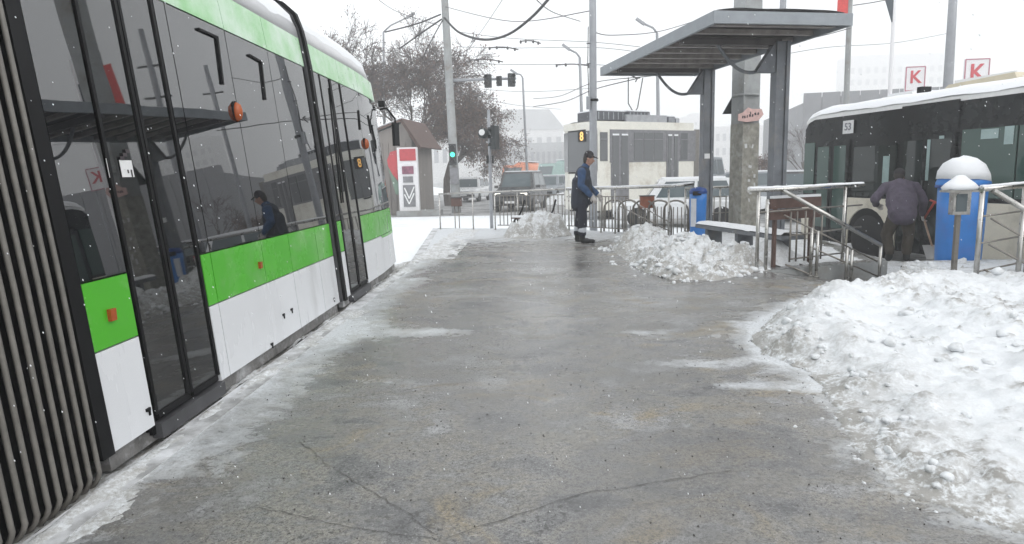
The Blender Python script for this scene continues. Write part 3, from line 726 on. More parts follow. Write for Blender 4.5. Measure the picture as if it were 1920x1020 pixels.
# flat-topped railing at the head of the ramp
a = Vector((3.02, 8.97)); b = Vector((4.80, 9.80))
pe = lambda t: tuple(a.lerp(b, t))
railing('level steel handrail ending in front of the bus door', [(*pe(.0), 0, 1.10), (*pe(.08), .0, .97), (*pe(.82), 0, 1.10)], [(*tuple(a.lerp(b, -.09)), 1.10), (*pe(.5), 1.10), (*pe(1.0), 1.11)],
        [(*pe(t), .08, .78) for t in (.30, .36, .44, .52, .60)], [[(*pe(.0), .80), (*pe(1.), .82)], [(*pe(.3), .45), (*pe(1.), .50)], [(*pe(.3), .12), (*pe(.9), .14)]], snow=True, r_top=.029, rpost=.024)
# descending railing beside the ramp
e = at(1652, 460, 9.30); s_ = Vector((3.38, 9.08, 1.085))
def along(t, dz): p = s_.lerp(e, t); return (p.x, p.y, p.z + dz)
pp = []
for t in (.30, .36, .66, .71): p = s_.lerp(e, t); pp.append((p.x, p.y, -.02 + PAVE * t * .9, p.z - .28))
railing('sloping steel handrail running down beside the ramp', [(e.x, e.y, PAVE, e.z)] + pp, [tuple(s_), tuple(e)], [], [[along(.02, -.32), along(.97, -.25)], [along(.28, -.56), along(.98, -.45)], [along(.05, -.98), along(.62, -.88)]], r_top=.029, rpost=.022)
# railing at the frame's edge
a = Vector((5.26, 7.92)); b = Vector((6.75, 8.86))
pe = lambda t: tuple(a.lerp(b, t))
railing('level steel handrail beside the big blue container', [(*pe(0), 0, 1.08), (*pe(.6), PAVE, 1.08)], [(*pe(-.02), 1.08), (*pe(1), 1.10)], [], [[(*pe(.0), .76), (*pe(1), .78)], [(*pe(.0), .44), (*pe(1), .46)], [(*pe(.0), .10), (*pe(1), .12)]], snow=True, r_top=.032, rpost=.030)
s_ = Vector((5.42, 7.98, 1.06)); e = Vector((6.7, 7.92, .26))
railing('sloping steel handrail at the edge of the view over the snow', [(5.78, 7.96, -.25, .84), (5.86, 7.955, -.27, .79), (e.x, e.y, PAVE, e.z)], [tuple(s_), tuple(e)], [], [[along(0, -.33), along(1, -.30)], [along(0, -.64), along(1, -.55)], [along(-.02, -.96), along(.35, -.95)]], r_top=.032, rpost=.026)
# lamp-like ticket post with a snowy hood in front of the container
t = thing('ashtray_post', 'slim steel post with a small glazed box and a snow cap by the blue container', 'post', (5.33, 8.45, 0))
bm = nb(); box(bm, (0, 0, .5), (.05, .05, 1.06)); obj('post', bm, M['steel_dark'], t, bevel=.006)
bm = nb(); box(bm, (0, -.02, .90), (.21, .10, .30)); obj('box', bm, M['steel'], t, bevel=.01)
bm = nb(); box(bm, (-.01, -.074, .90), (.13, .006, .22)); obj('pane', bm, M['car_glass'], t)
bm = nb(); lathe(bm, [(.20, 1.06), (.215, 1.09), (.17, 1.14), (.09, 1.20), (.05, 1.235), (.02, 1.24)], 18, (0, 0, 0), sy=.75); obj('snow_cap', bm, M['snow_roof'], t, smooth=True)
bm = nb(); box(bm, (0, 0, 1.045), (.36, .22, .03)); obj('hood', bm, M['steel'], t, bevel=.008)

# ------------------------------------------------------------------ shelter, bench
SR = R(12.9); SC = Vector((3.03, 12.1, 0))
sh = thing('shelter', 'grey metal stop shelter with a flat roof cantilevered from two posts', 'shelter', SC, SR)
HZ = 3.385; L2, W2 = 2.40, 1.05
bm = nb(); box(bm, (0, 0, HZ + .12), (2 * W2 - .06, 2 * L2 - .06, .03)); obj('roof_deck', bm, M['deck'], sh)
for c, s in (((-W2, 0, HZ + .075), (.05, 2 * L2 + .05, .17)), ((W2, 0, HZ + .075), (.05, 2 * L2 + .05, .17)), ((0, -L2, HZ + .075), (2 * W2 - .052, .05, .165)), ((0, L2, HZ + .075), (2 * W2 - .052, .05, .165))):
    bm = nb(); box(bm, c, s); obj('fascia', bm, M['shelter_edge'], sh, bevel=.006)
src = None
for i in range(9):
    y = -L2 + .30 + i * (2 * L2 - .6) / 8
    if src is None:
        bm = nb(); box(bm, (0, 0, 0), (2 * W2 - .07, .09, .07)); src = obj('purlin', bm, M['purlin'], sh, bevel=.01); src.location = (0, y, HZ + .06)
    else: share('purlin', src, sh, (0, y, HZ + .06))
bm = nb(); nx = 24
S = []
for y in np.linspace(-L2 + .05, L2 - .05, 40):
    S.append([(x, y, HZ + .17 + .05 * (1 - (x / W2) ** 6) + .02 * fbm(x * 2, y * 2, 6.)) for x in np.linspace(-W2 + .05, W2 - .05, 14)])
rows = [[bm.verts.new(p) for p in r] for r in S]
for a, b in zip(rows, rows[1:]):
    for j in range(13): bm.faces.new((a[j], a[j + 1], b[j + 1], b[j]))
obj('roof_snow', bm, M['snow_roof'], sh, smooth=True)
for x, py in ((.95, 1.66), (.745, -1.18)):
    bm = nb(); box(bm, (x + .08, py, HZ / 2), (.06, .23, HZ)); box(bm, (x - .03, py, HZ / 2), (.158, .17, HZ - .004)); obj('post', bm, M['shelter'], sh, bevel=.008)
    bm = nb(); prism(bm, [(0, 0), (-.34, 0), (0, .49)], (x - .109, py + .06, HZ - .48), (1, 0, 0), (0, 0, 1), .12); obj('gusset', bm, M['shelter'], sh)
    bm = nb(); P = [(x - .40, py + .02, HZ - .46)]
    for k_ in range(1, 11): u = k_ / 10; P.append((x - .40 - u * .72, py + .02, HZ - .46 + .46 * u ** 1.9 - .06 * math.sin(u * 3.14)))
    tube(bm, P, .028, 8); obj('curved_strut', bm, M['shelter'], sh)
    bm = nb(); box(bm, (-.12, py, HZ - .01), (1.7, .12, .10)); obj('cantilever_beam', bm, M['deck'], sh)
bm = nb(); box(bm, (.93, 1.57, 1.66), (.12, .008, .10)); obj('notice', bm, M['paper'], sh)
bn = thing('bench', 'long grey metal bench with a slab of snow on its seat under the shelter', 'bench', Vector((3.36, 10.62, 0)), R(14.3))
bm = nb(); box(bm, (0, 0, .40), (.38, 2.5, .06)); obj('seat', bm, M['shelter'], bn, bevel=.008)
for y in (-.95, 0, .95): bm = nb(); box(bm, (0, y, .185), (.28, .08, .37)); obj('leg', bm, M['shelter'], bn, bevel=.006)
bm = nb(); S = []
for y in np.linspace(-1.24, 1.24, 50):
    k_ = 1 if -.45 > y or y > -.30 else .35
    S.append([(x, y, 0.432 + (.055 + .02 * fbm(x * 5, y * 3, 3.)) * k_ * (1 - (abs(x) / .2) ** 5)) for x in np.linspace(-.19, .19, 9)])
rows = [[bm.verts.new(p) for p in r] for r in S]
for a, b in zip(rows, rows[1:]):
    for j in range(8): bm.faces.new((a[j], a[j + 1], b[j + 1], b[j]))
obj('seat_snow', bm, M['snow_roof'], bn, smooth=True)
# brown boards fixed behind the level handrail
bb = thing('board_panel', 'brown boards with a line of snow fixed behind the level handrail', 'boards', (3.36, 9.20, 0), math.atan2(.83, 1.78))
for z in (.745, .90):
    bm = nb(); box(bm, (.36, .03, z), (.95, .03, .14)); obj('board', bm, M['wood_brown'], bb, bevel=.006)
for x in (.02, .70): bm = nb(); box(bm, (x, .066, .49), (.05, .04, 1.0)); obj('stake', bm, M['wood_brown'], bb)
bm = nb(); box(bm, (.36, .03, .988), (.9, .05, .035)); obj('snow_line', bm, M['snow_roof'], bb, bevel=.012)
# black metal bench end by the far snow pile
p = Vector((-.50, 15.0, -.06)); bq = thing('iron_bench', 'black iron bench half buried in the small far snow pile', 'bench', p, R(-15))
for x in (0, .75):
    bm = nb(); tube(bm, [(x, 0, 0), (x - .03, .03, .20), (x + .04, .06, .42), (x + .02, .36, .44), (x + .10, .44, .60), (x + .16, .5, .85)], .022, 8); tube(bm, [(x, .42, .44), (x, .45, 0)], .02, 8); obj('side_frame', bm, M['black'], bq)
for i in range(4): bm = nb(); box(bm, (.36, .10 + i * .09, .455), (.82, .07, .025)); obj('slat', bm, M['wood_brown'], bq)
bm = nb(); box(bm, (.36, .2, .485), (.78, .3, .03)); obj('seat_snow', bm, M['snow_roof'], bq, bevel=.012)

# ------------------------------------------------------------------ bins and boxes
def container():
    p = Vector((6.19, 9.75, PAVE)); t = thing('recycling_container', 'tall blue plastic recycling container with a snow-covered domed lid', 'bin', p); t.scale = (.87, .87, 1)
    bm = nb(); lathe(bm, [(.27, .0), (.31, .10), (.33, .25), (.345, .9), (.355, 1.38)], 32); obj('body', bm, M['bin_blue'], t, smooth=True)
    bm = nb(); lathe(bm, [(.355, 1.38), (.385, 1.385), (.39, 1.44), (.375, 1.47), (.32, 1.60), (.24, 1.70), (.11, 1.74), (.01, 1.75)], 32); ld = obj('lid', bm, M['bin_blue'], t, smooth=True)
    for a in (-128,):
        bm = nb(); c = Vector((.365 * math.cos(R(a)), .365 * math.sin(R(a)), 1.54)); lathe(bm, [(.10, -.05), (.10, -.012), (.08, -.010)], 16, (0, 0, 0), sy=.6)
        o = obj('opening', bm, M['bin_dark'], ld, loc=c); o.rotation_euler = (0, R(58), R(a))
    bm = nb(); lathe(bm, [(.385, 1.50), (.37, 1.60), (.30, 1.725), (.17, 1.80), (.06, 1.82), (.005, 1.822)], 32)
    for v in bm.verts: v.co.z += .09 * fbm(v.co.x * 3.5, v.co.y * 3.5, 3.) - .02 - .08 * v.co.x; v.co.xy *= 1 + .06 * fbm(v.co.x * 6, v.co.y * 6, 8.)
    obj('lid_snow', bm, M['snow_roof'], ld, smooth=True)
    bm = nb(); lathe(bm, [(.388, 1.37), (.396, 1.38), (.396, 1.40), (.388, 1.41)], 32); obj('rim', bm, M['bin_dark'], t, smooth=True)
container()
p = Vector((3.27, 13.25, 0)); t = thing('litter_bin', 'narrow blue litter bin with a grey liner hanging beside the shelter post', 'bin', p)
bm = nb(); lathe(bm, [(.12, .06), (.15, .12), (.165, .78), (.165, .92)], 20); obj('body', bm, M['bin_blue'], t, smooth=True)
bm = nb(); lathe(bm, [(.17, .92), (.18, .94), (.15, 1.02), (.03, 1.05)], 20); obj('lid', bm, M['bin_dark'], t, smooth=True)
bm = nb(); box(bm, (-.12, -.13, .55), (.10, .05, .55)); obj('liner', bm, M['reflector'], t, bevel=.02)
bm = nb(); tube(bm, [(.0, .15, 0), (0, .15, 1.0)], .025, 8); obj('post', bm, M['steel_dark'], t)
bm = nb(); box(bm, (-.06, -.15, .93), (.16, .04, .08)); obj('opening', bm, M['black'], t)
def small_box(px, py, Y, m, lab, s, z0):
    p = at(px, py, Y); t = thing('litter_box', lab, 'box', (p.x, p.y, z0))
    bm = nb(); box(bm, (0, 0, p.z - z0), s); obj('box', bm, M[m], t, bevel=.015)
    bm = nb(); box(bm, (0, 0, p.z - z0 + s[2] / 2 + .012), (s[0] + .03, s[1] + .03, .02)); obj('lid', bm, M['grey_metal'], t)
    for x in (-.06, .06): bm = nb(); tube(bm, [(x, 0, -.02), (x, 0, p.z - z0 - s[2] / 2)], .016, 6); obj('leg', bm, M['steel_dark'], t)
small_box(1213, 379, 14.9, 'copper_box', 'rusty red box on two thin legs behind the snowy railing', (.30, .2, .26), PAVE)
small_box(856, 379, 19.0, 'wood_brown', 'small brown box on legs behind the far railing', (.30, .2, .24), PAVE)
# arched hoop fence behind the railing
t = thing('hoop_fence', 'low fence of arched metal hoops behind the snowy railing', 'fence', (2.0, 15.6, PAVE))
for i in range(5):
    p0 = Vector((-.35 + i * .30, -.0 - i * .26, 0)); bm = nb(); P = [p0]
    for a in range(0, 181, 20): P.append(p0 + Vector((.22 - .22 * math.cos(R(a)), -.19 + .19 * math.cos(R(a)), .85 + .22 * math.sin(R(a)))))
    P.append(p0 + Vector((.44, -.38, 0))); tube(bm, P, .022, 8); obj('hoop', bm, M['steel_dark'], t)
    for k_ in (.10, .17, .24, .31):
        bm = nb(); tube(bm, [p0 + Vector((k_ * 1.05, -k_ * .9, .12)), p0 + Vector((k_ * 1.05, -k_ * .9, .93))], .012, 6); obj('bar', bm, M['steel_dark'], t)
    bm = nb(); tube(bm, [p0 + Vector((0, 0, .14)), p0 + Vector((.44, -.38, .14))], .014, 6); obj('rail', bm, M['steel_dark'], t)

# ------------------------------------------------------------------ bus
bus = thing('bus', 'black and cream city bus with snow on its roof standing beside the stop', 'bus', (BUS0.x, BUS0.y, ROAD), math.atan2(BUSD.y, BUSD.x))
BL = 11.0; ZB = 1.25; ZT = 2.95
def sidepoly(poly, depth, name, m, y=0.): bm = nb(); prism(bm, poly, (0, y, 0), (1, 0, 0), (0, 0, 1), -depth); return obj(name, bm, m, bus)
bm = nb(); prism(bm, [(.02, .30), (1.4, .30), (1.4, 1.1), (2.7, 1.1), (2.7, .30), (BL, .3), (BL, ZT), (.25, ZT), (.02, 2.7)], (0, 2.48, 0), (1, 0, 0), (0, 0, 1), 2.45); obj('body', bm, M['bus_black'], bus)
arc = [(2.05 + .54 * math.cos(R(a)), .52 + .54 * math.sin(R(a))) for a in range(180, -1, -15)]
sidepoly([(1.49, .27), (1.51, .27)] + arc[1:-1] + [(2.59, .27), (2.78, .27), (2.78, ZB), (1.49, ZB)], .03, 'side_panel', M['bus_cream'])
sidepoly([(4.02, .27), (6.2, .27), (6.2, ZB), (4.02, ZB)], .03, 'side_panel', M['bus_cream']); sidepoly([(6.21, .27), (BL, .27), (BL, ZB), (6.21, ZB)], .03, 'side_panel', M['bus_cream'])
sidepoly([(.03, .27), (.40, .27), (.40, ZB), (.03, ZB)], .03, 'side_panel', M['bus_cream'])
bm = nb(); box(bm, (2.05, .28, .75), (1.06, .5, .7)); obj('wheel_housing', bm, M['black'], bus)
def wheel(parent, c, r, wd, ax='Y'):
    bm = nb(); lathe(bm, [(r * .58, -wd / 2), (r * .93, -wd / 2), (r, -wd / 2 + .03), (r, wd / 2 - .03), (r * .93, wd / 2), (r * .58, wd / 2)], 28, c, ax); ty = obj('tyre', bm, M['tyre'], parent, smooth=True)
    bm = nb(); lathe(bm, [(r * .60, -wd / 2 + .02), (r * .5, -wd / 2 + .015), (r * .46, -wd / 2 + .06), (r * .2, -wd / 2 + .07), (r * .17, -wd / 2 + .01), (r * .02, -wd / 2 + .008)], 20, c, ax); obj('rim', bm, M['rim'], ty, smooth=True)
wheel(bus, (2.05, .16, .47), .47, .28); wheel(bus, (8.2, .16, .47), .47, .28)
def pane(x0, x1, z0, z1, m, name='window'):
    bm = nb(); box(bm, ((x0 + x1) / 2, .005, (z0 + z1) / 2), (x1 - x0, .022, z1 - z0)); o = obj(name, bm, m, bus, bevel=.006); return o
pane(.06, .40, ZB + .06, 2.40, M['bus_glass_green']); pane(1.62, 2.72, ZB + .04, 2.25, M['bus_glass'])
pane(4.10, 5.05, ZB + .08, 2.42, M['bus_glass_green']); pane(5.08, 6.6, ZB + .08, 2.42, M['bus_glass_green']); pane(6.65, 8.2, ZB + .08, 2.42, M['bus_glass']); pane(8.25, 9.8, ZB + .08, 2.42, M['bus_glass'])
pane(2.80, 4.0, 2.44, 2.92, M['bus_black'], 'door_header')
for x0, x1, g in ((.46, 1.47, 'bus_glass_green'), (2.84, 3.98, 'bus_glass')):
    xm = (x0 + x1) / 2
    for a, b in ((x0, xm - .01), (xm + .01, x1)):
        bm = nb(); box(bm, ((a + b) / 2, .0, 1.36), (b - a, .03, 2.10)); d = obj('door_leaf', bm, M['bus_black'], bus, bevel=.006)
        bm = nb(); box(bm, ((a + b) / 2, -.004, 1.45), (b - a - .14, .03, 1.70)); obj('door_pane', bm, M[g], d, bevel=.01)
        bm = nb(); tube(bm, [((a + b) / 2 + (b - a) / 2 - .03, -.03, .9), ((a + b) / 2 + (b - a) / 2 - .03, -.03, 1.6)], .012, 6); obj('handle', bm, M['grey_metal'], d)
# daylight through the far windows, painted as pale plates on the near side
for x0, x1, z0, z1 in ((3.42, 3.58, 1.60, 2.30), (3.66, 3.76, 1.7, 2.35), (2.42, 2.58, 1.55, 2.05), (4.45, 4.75, 2.25, 2.40), (4.85, 5.0, 2.15, 2.42)):
    bm = nb(); box(bm, ((x0 + x1) / 2, -.014, (z0 + z1) / 2), (x1 - x0, .006, z1 - z0)); obj('daylight_plate', bm, mat('daylight_plate', (.30, .40, .39), .15), bus)
bm = nb(); box(bm, (1.42, -.006, 2.66), (.30, .012, .26)); pl = obj('number_plate', bm, M['paper'], bus, bevel=.004)
text_obj('53', .2, mat('grey_ink', (.2, .2, .22), .6), pl, (1.42, -.014, 2.66), (R(90), 0, 0))
# roof with rounded edge, units and snow
bm = nb(); prof = [(.02, ZT - .06), (.03, ZT + .02), (.10, ZT + .10), (.25, ZT + .14), (1.24, ZT + .16), (2.2, ZT + .14), (2.4, ZT + .06), (2.46, ZT - .06)]
rr = [[bm.verts.new((x, y, z - (.0 if x > .3 else .12 * (1 - x / .3)))) for y, z in prof] for x in (.06, .2, .35, 4, 8, BL)]
for a, b in zip(rr, rr[1:]):
    for j in range(len(prof) - 1): bm.faces.new((a[j], a[j + 1], b[j + 1], b[j]))
bm.faces.new(rr[0]); bm.faces.new(rr[-1][::-1]); obj('roof', bm, M['bus_white'], bus, smooth=False)
bm = nb(); rows = []
for x in np.linspace(.12, BL - .1, 120):
    rows.append([bm.verts.new((x, y, ZT + .18 - .19 * (abs(y - 1.24) / 1.22) ** 8 + .05 + .05 * fbm(x * 1.2, y * 2, 4.) - (.0 if x > .5 else .1 * (1 - x / .5)))) for y in np.linspace(.015, 2.44, 24)])
for a, b in zip(rows, rows[1:]):
    for j in range(23): bm.faces.new((a[j], a[j + 1], b[j + 1], b[j]))
obj('roof_snow', bm, M['snow_roof'], bus, smooth=True)
for x0, x1, h, m in ((1.35, 2.45, .17, 'bus_white'), (2.9, 4.5, .22, 'beige_unit'), (6.5, 8.5, .35, 'bus_white')):
    bm = nb(); prism(bm, [(x0, 0), (x1, 0), (x1 - .12, h), (x0 + .25, h * .85)], (0, 1.9, ZT + .12), (1, 0, 0), (0, 0, 1), 1.3); obj('roof_unit', bm, M[m], bus, bevel=.05)
    bm = nb(); box(bm, ((x0 + x1) / 2 + .05, 1.25, ZT + .12 + h + .01), (x1 - x0 - .45, 1.1, .05)); obj('unit_snow', bm, M['snow_roof'], bus, bevel=.02)
bm = nb(); box(bm, (2.62, .6, ZT + .28), (.12, .2, .12)); obj('roof_hatch', bm, M['black'], bus, bevel=.02)
# ---- PART THREE

# ------------------------------------------------------------------ people: one continuous skin grown round a posed skeleton
def capsule(bm, p0, r0, p1, r1, sx_=1., sy_=1., side_=None, n=14):
    p0, p1 = Vector(p0), Vector(p1); d = p1 - p0; L = max(d.length, 1e-6); d.normalize()
    if side_ is None: side_ = Vector((1, 0, 0)) if abs(d.x) < .8 else Vector((0, 1, 0))
    s = (Vector(side_) - d * Vector(side_).dot(d)).normalized(); u = d.cross(s); rings = []
    prof = [(-r0 * math.cos(R(a)), r0 * math.sin(R(a))) for a in (15, 40, 65, 90)] + [(L + r1 * math.sin(R(a)), r1 * math.cos(R(a))) for a in (0, 25, 50, 75)]
    for z, r in prof: rings.append([bm.verts.new(p0 + d * z + s * (r * math.cos(t) * sx_) + u * (r * math.sin(t) * sy_)) for t in (2 * math.pi * k / n for k in range(n))])
    for a, b in zip(rings, rings[1:]):
        for j in range(n): bm.faces.new((a[j], a[(j + 1) % n], b[(j + 1) % n], b[j]))
    bm.faces.new(rings[0][::-1]); bm.faces.new(rings[-1])
    return (p0, r0, p1, r1, d, L, s, u, sx_, sy_)
def body(name, prims, mats, parent, voxel=.008, wrinkle=.011):
    """prims: (p0, r0, p1, r1, material index[, sx, sy, side])"""
    bm = nb(); info = []
    for q in prims: info.append((capsule(bm, *q[:4], *(q[5:] if len(q) > 5 else ())), q[4]))
    bmesh.ops.recalc_face_normals(bm, faces=bm.faces[:])
    me = bpy.data.meshes.new('tmp'); bm.to_mesh(me); bm.free(); o = bpy.data.objects.new('tmp', me); C.objects.link(o)
    md = o.modifiers.new('r', 'REMESH'); md.mode = 'VOXEL'; md.voxel_size = voxel; md.use_smooth_shade = True
    sm = o.modifiers.new('s', 'SMOOTH'); sm.factor = .5; sm.iterations = 4
    out = bpy.data.meshes.new_from_object(o.evaluated_get(bpy.context.evaluated_depsgraph_get())); bpy.data.objects.remove(o)
    n = len(out.vertices); co = np.empty(n * 3, np.float32); out.vertices.foreach_get('co', co); co = co.reshape(-1, 3).astype(float)
    best = np.full(n, 1e9); lab = np.zeros(n, int)
    for (p0, r0, p1, r1, d, L, s, u, ax, ay), mi in info:
        q = co - np.array(p0); z = q @ np.array(d); t = np.clip(z / L, 0, 1); r = r0 + (r1 - r0) * t
        e = q - np.outer(t * L, np.array(d)); a = e @ np.array(s) / ax; b = e @ np.array(u) / ay; c = e @ np.array(d)
        ds = np.sqrt(a * a + b * b + c * c) - r
        k = ds < best; best[k] = ds[k]; lab[k] = mi
    cloth = np.array([1. if i in (0, 1, 2) else 0. for i in range(12)])[lab]
    nr = np.empty(n * 3, np.float32); out.vertices.foreach_get('normal', nr); nr = nr.reshape(-1, 3)
    off = np.array([fbm(c[0] * 11, c[1] * 11, c[2] * 8, 3) for c in co]) * wrinkle * 2 * cloth
    co = co + nr * off[:, None]; out.vertices.foreach_set('co', co.astype(np.float32).ravel())
    out.materials.clear()
    for m in mats: out.materials.append(m)
    lp = np.empty(len(out.loops), int); out.loops.foreach_get('vertex_index', lp)
    st = np.empty(len(out.polygons), int); out.polygons.foreach_get('loop_start', st)
    out.polygons.foreach_set('material_index', lab[lp[st]].astype(np.int32)); out.polygons.foreach_set('use_smooth', np.ones(len(out.polygons), bool)); out.update()
    out.name = name; b_ = bpy.data.objects.new(name, out); C.objects.link(b_); b_.parent = parent; return b_
def hand(wrist, direction, palm_n, mi, curl=.5, size=1.):
    """palm, four fingers and a thumb as capsules"""
    w_ = Vector(wrist); d = Vector(direction).normalized(); n = Vector(palm_n); n = (n - d * n.dot(d)).normalized(); s = d.cross(n); out = []
    out.append((w_, .026 * size, w_ + d * .075 * size, .030 * size, mi, 1.25, .62, s))
    k = w_ + d * .085 * size
    for j, (off, ln) in enumerate(((-.030, .066), (-.010, .076), (.010, .072), (.028, .056))):
        a = k + s * off * size; m_ = a + (d * math.cos(curl * .7) + n * math.sin(curl * .7)) * ln * .5 * size; e_ = m_ + (d * math.cos(curl * 1.7) + n * math.sin(curl * 1.7)) * ln * .55 * size
        out += [(a, .0098 * size, m_, .009 * size, mi), (m_, .009 * size, e_, .0075 * size, mi)]
    a = w_ + d * .02 * size - s * .026 * size; m_ = a + (d * .6 - s * .55 + n * .35) * .05 * size; e_ = m_ + (d * .85 - s * .1 + n * .45) * .035 * size
    out += [(a, .013 * size, m_, .011 * size, mi), (m_, .011 * size, e_, .009 * size, mi)]
    return out
# man standing on the platform, in profile, head bowed: x forward, y to his left
mp = thing('person', 'man in dark cap, blue jacket and navy work trousers standing, looking down at his glove', 'person', (.97, 13.04, .004), R(-12))
Y_ = (0, 1, 0)
pr = [
 # boots, trousers
 ((.20, -.12, .05), .045, (.0, -.11, .055), .052, 3, 1, .9), ((-.01, -.11, .08), .058, (-.01, -.11, .20), .062, 3),
 ((.06, .10, .05), .045, (-.14, .11, .055), .052, 3, 1, .9), ((-.14, .11, .08), .058, (-.13, .11, .20), .062, 3),
 ((-.01, -.11, .20), .078, (.0, -.12, .48), .088, 2), ((.0, -.12, .48), .088, (-.02, -.10, .86), .105, 2),
 ((-.13, .11, .20), .078, (-.09, .12, .48), .088, 2), ((-.09, .12, .48), .088, (-.03, .10, .86), .105, 2),
 ((-.005, -.115, .265), .083, (-.003, -.116, .295), .083, 4), ((-.125, .112, .265), .083, (-.12, .113, .295), .083, 4),
 ((-.04, 0, .84), .145, (-.03, 0, .98), .15, 2, .95, 1.2, (1, 0, 0)),
 # vest: long, loose at the back
 ((-.06, 0, .80), .185, (-.04, 0, 1.10), .18, 1, 1.0, 1.18, (1, 0, 0)), ((-.04, 0, 1.10), .175, (.0, 0, 1.36), .155, 1, .95, 1.30, (1, 0, 0)),
 ((-.13, 0, .76), .13, (-.12, 0, 1.2), .12, 1, .8, 1.5, (1, 0, 0)), ((.10, 0, .86), .12, (.07, 0, 1.25), .12, 1, .8, 1.4, (1, 0, 0)),
 ((.02, -.12, 1.43), .075, (.02, .12, 1.43), .075, 1),
 # neck, collar, head
 ((.02, 0, 1.44), .075, (.07, 0, 1.52), .068, 0), ((.06, 0, 1.48), .058, (.11, 0, 1.58), .056, 5),
 ((.115, 0, 1.60), .078, (.125, 0, 1.69), .088, 5, 1.08, .9, (1, 0, 0)), ((.15, 0, 1.575), .045, (.17, 0, 1.60), .045, 5),
 ((.205, 0, 1.625), .012, (.225, 0, 1.605), .016, 5), ((.12, -.08, 1.63), .018, (.115, -.082, 1.65), .02, 5), ((.12, .08, 1.63), .018, (.115, .082, 1.65), .02, 5),
 ((.07, 0, 1.62), .072, (.08, 0, 1.66), .08, 6, .9, .95, (1, 0, 0)),
 ((.118, 0, 1.70), .095, (.125, 0, 1.722), .088, 7, 1.08, .92, (1, 0, 0)), ((.20, 0, 1.695), .05, (.265, 0, 1.665), .045, 7, 1.3, .25, (0, 1, 0)),
 # near arm, sleeve blue
 ((.01, -.21, 1.40), .082, (.0, -.26, 1.14), .072, 0), ((.0, -.26, 1.14), .070, (.17, -.24, .96), .056, 0),
 # far arm
 ((.02, .21, 1.40), .080, (.06, .24, 1.14), .070, 0), ((.06, .24, 1.14), .066, (.25, .16, .97), .052, 0),
 ((.17, -.24, .965), .034, (.205, -.235, .93), .034, 8), ((.25, .16, .97), .034, (.285, .15, .94), .034, 8),
]
pr += hand((.205, -.235, .93), (.55, .05, -.84), (-.2, 1, 0), 8, .7, 1.15) + hand((.285, .15, .94), (.55, -.1, -.84), (-.2, -1, 0), 8, .7, 1.15)
body('body', pr, [M['jacket_blue'], M['vest_navy'], M['trouser_navy'], M['boot'], M['reflector'], M['skin'], M['hair'], M['cap'], M['glove']], mp)
# man bending forward with a shovel, seen from behind: x forward (away), y to his left
mq = thing('person', 'man seen from behind in plum jacket and brown trousers bending over a shovel', 'person', (6.28, 11.45, PAVE + .07), R(72))
pq = [
 ((.12, .15, .05), .046, (-.05, .17, .055), .055, 3), ((-.05, .16, .08), .058, (-.06, .16, .20), .062, 3),
 ((.13, -.12, .05), .046, (-.04, -.10, .055), .055, 3), ((-.04, -.10, .08), .058, (-.05, -.10, .20), .062, 3),
 ((-.06, .16, .18), .076, (.06, .20, .45), .088, 2), ((.06, .20, .45), .09, (-.05, .10, .80), .115, 2),
 ((-.05, -.10, .18), .076, (.04, -.13, .45), .088, 2), ((.04, -.13, .45), .09, (-.05, -.09, .80), .115, 2),
 ((-.07, 0, .80), .155, (-.02, 0, .92), .16, 2, .95, 1.2, (1, 0, 0)),
 ((-.08, 0, .80), .18, (.06, 0, 1.02), .185, 0, .92, 1.22, (1, 0, 0)), ((.04, 0, .98), .185, (.25, 0, 1.25), .16, 0, .9, 1.36, (1, 0, 0)),
 ((.27, -.15, 1.28), .085, (.27, .15, 1.28), .085, 0),
 ((.29, 0, 1.30), .07, (.36, 0, 1.36), .065, 0), ((.37, 0, 1.36), .055, (.42, 0, 1.41), .055, 4),
 ((.42, -.01, 1.42), .082, (.46, -.01, 1.46), .09, 4, 1.05, .92, (1, 0, 0)), ((.52, -.01, 1.40), .02, (.55, -.01, 1.39), .018, 4), ((.40, 0, 1.44), .08, (.42, 0, 1.46), .084, 5), ((.43, -.01, 1.50), .092, (.47, -.01, 1.50), .085, 6),
 # left arm, elbow out
 ((.27, .22, 1.27), .084, (.12, .40, 1.06), .072, 0), ((.12, .40, 1.06), .070, (.34, .34, .96), .055, 0),
 # right arm to the shovel grip
 ((.27, -.22, 1.27), .084, (.22, -.36, 1.02), .072, 0), ((.22, -.36, 1.02), .070, (.34, -.38, .80), .054, 0),
 ((.34, .34, .96), .034, (.37, .32, .94), .034, 7), ((.34, -.38, .80), .034, (.36, -.385, .765), .034, 7),
]
pq += hand((.37, .32, .94), (.8, -.45, -.25), (-.2, -.6, -.8), 7, 1.0, 1.1) + hand((.36, -.385, .765), (.3, -.2, -.93), (.3, -1, 0), 7, 1.0, 1.1)
body('body', pq, [M['jacket_plum'], M['jacket_plum'], M['trouser_brown'], M['boot'], M['skin'], M['hair'], M['cap'], M['glove']], mq)
hp = Vector((6.28, 11.45, PAVE + .07)) + rot3(rz=R(72)) @ Vector((.39, -.42, .70))
shv = thing('shovel', 'snow shovel with a red grip held low by the bending man', 'shovel', hp)
dn = Vector((-.02, -.40, -.58)).normalized(); up_ = Vector((-.03, -.50, .50)).normalized()
bm = nb(); tube(bm, [up_ * .42, up_ * .2, (0, 0, .0)], .019, 8); tube(bm, [up_ * .42 + Vector((-.06, .03, .04)), up_ * .42 + Vector((.06, -.03, -.02))], .016, 8); obj('grip', bm, M['shovel_red'], shv)
bm = nb(); tube(bm, [(0, 0, 0), dn * .55], .017, 8); obj('shaft', bm, M['shovel_wood'], shv)
bm = nb(); bar(bm, dn * .52, dn * .80, .30, .012); obj('blade', bm, M['shovel_metal'], shv, bevel=.004)

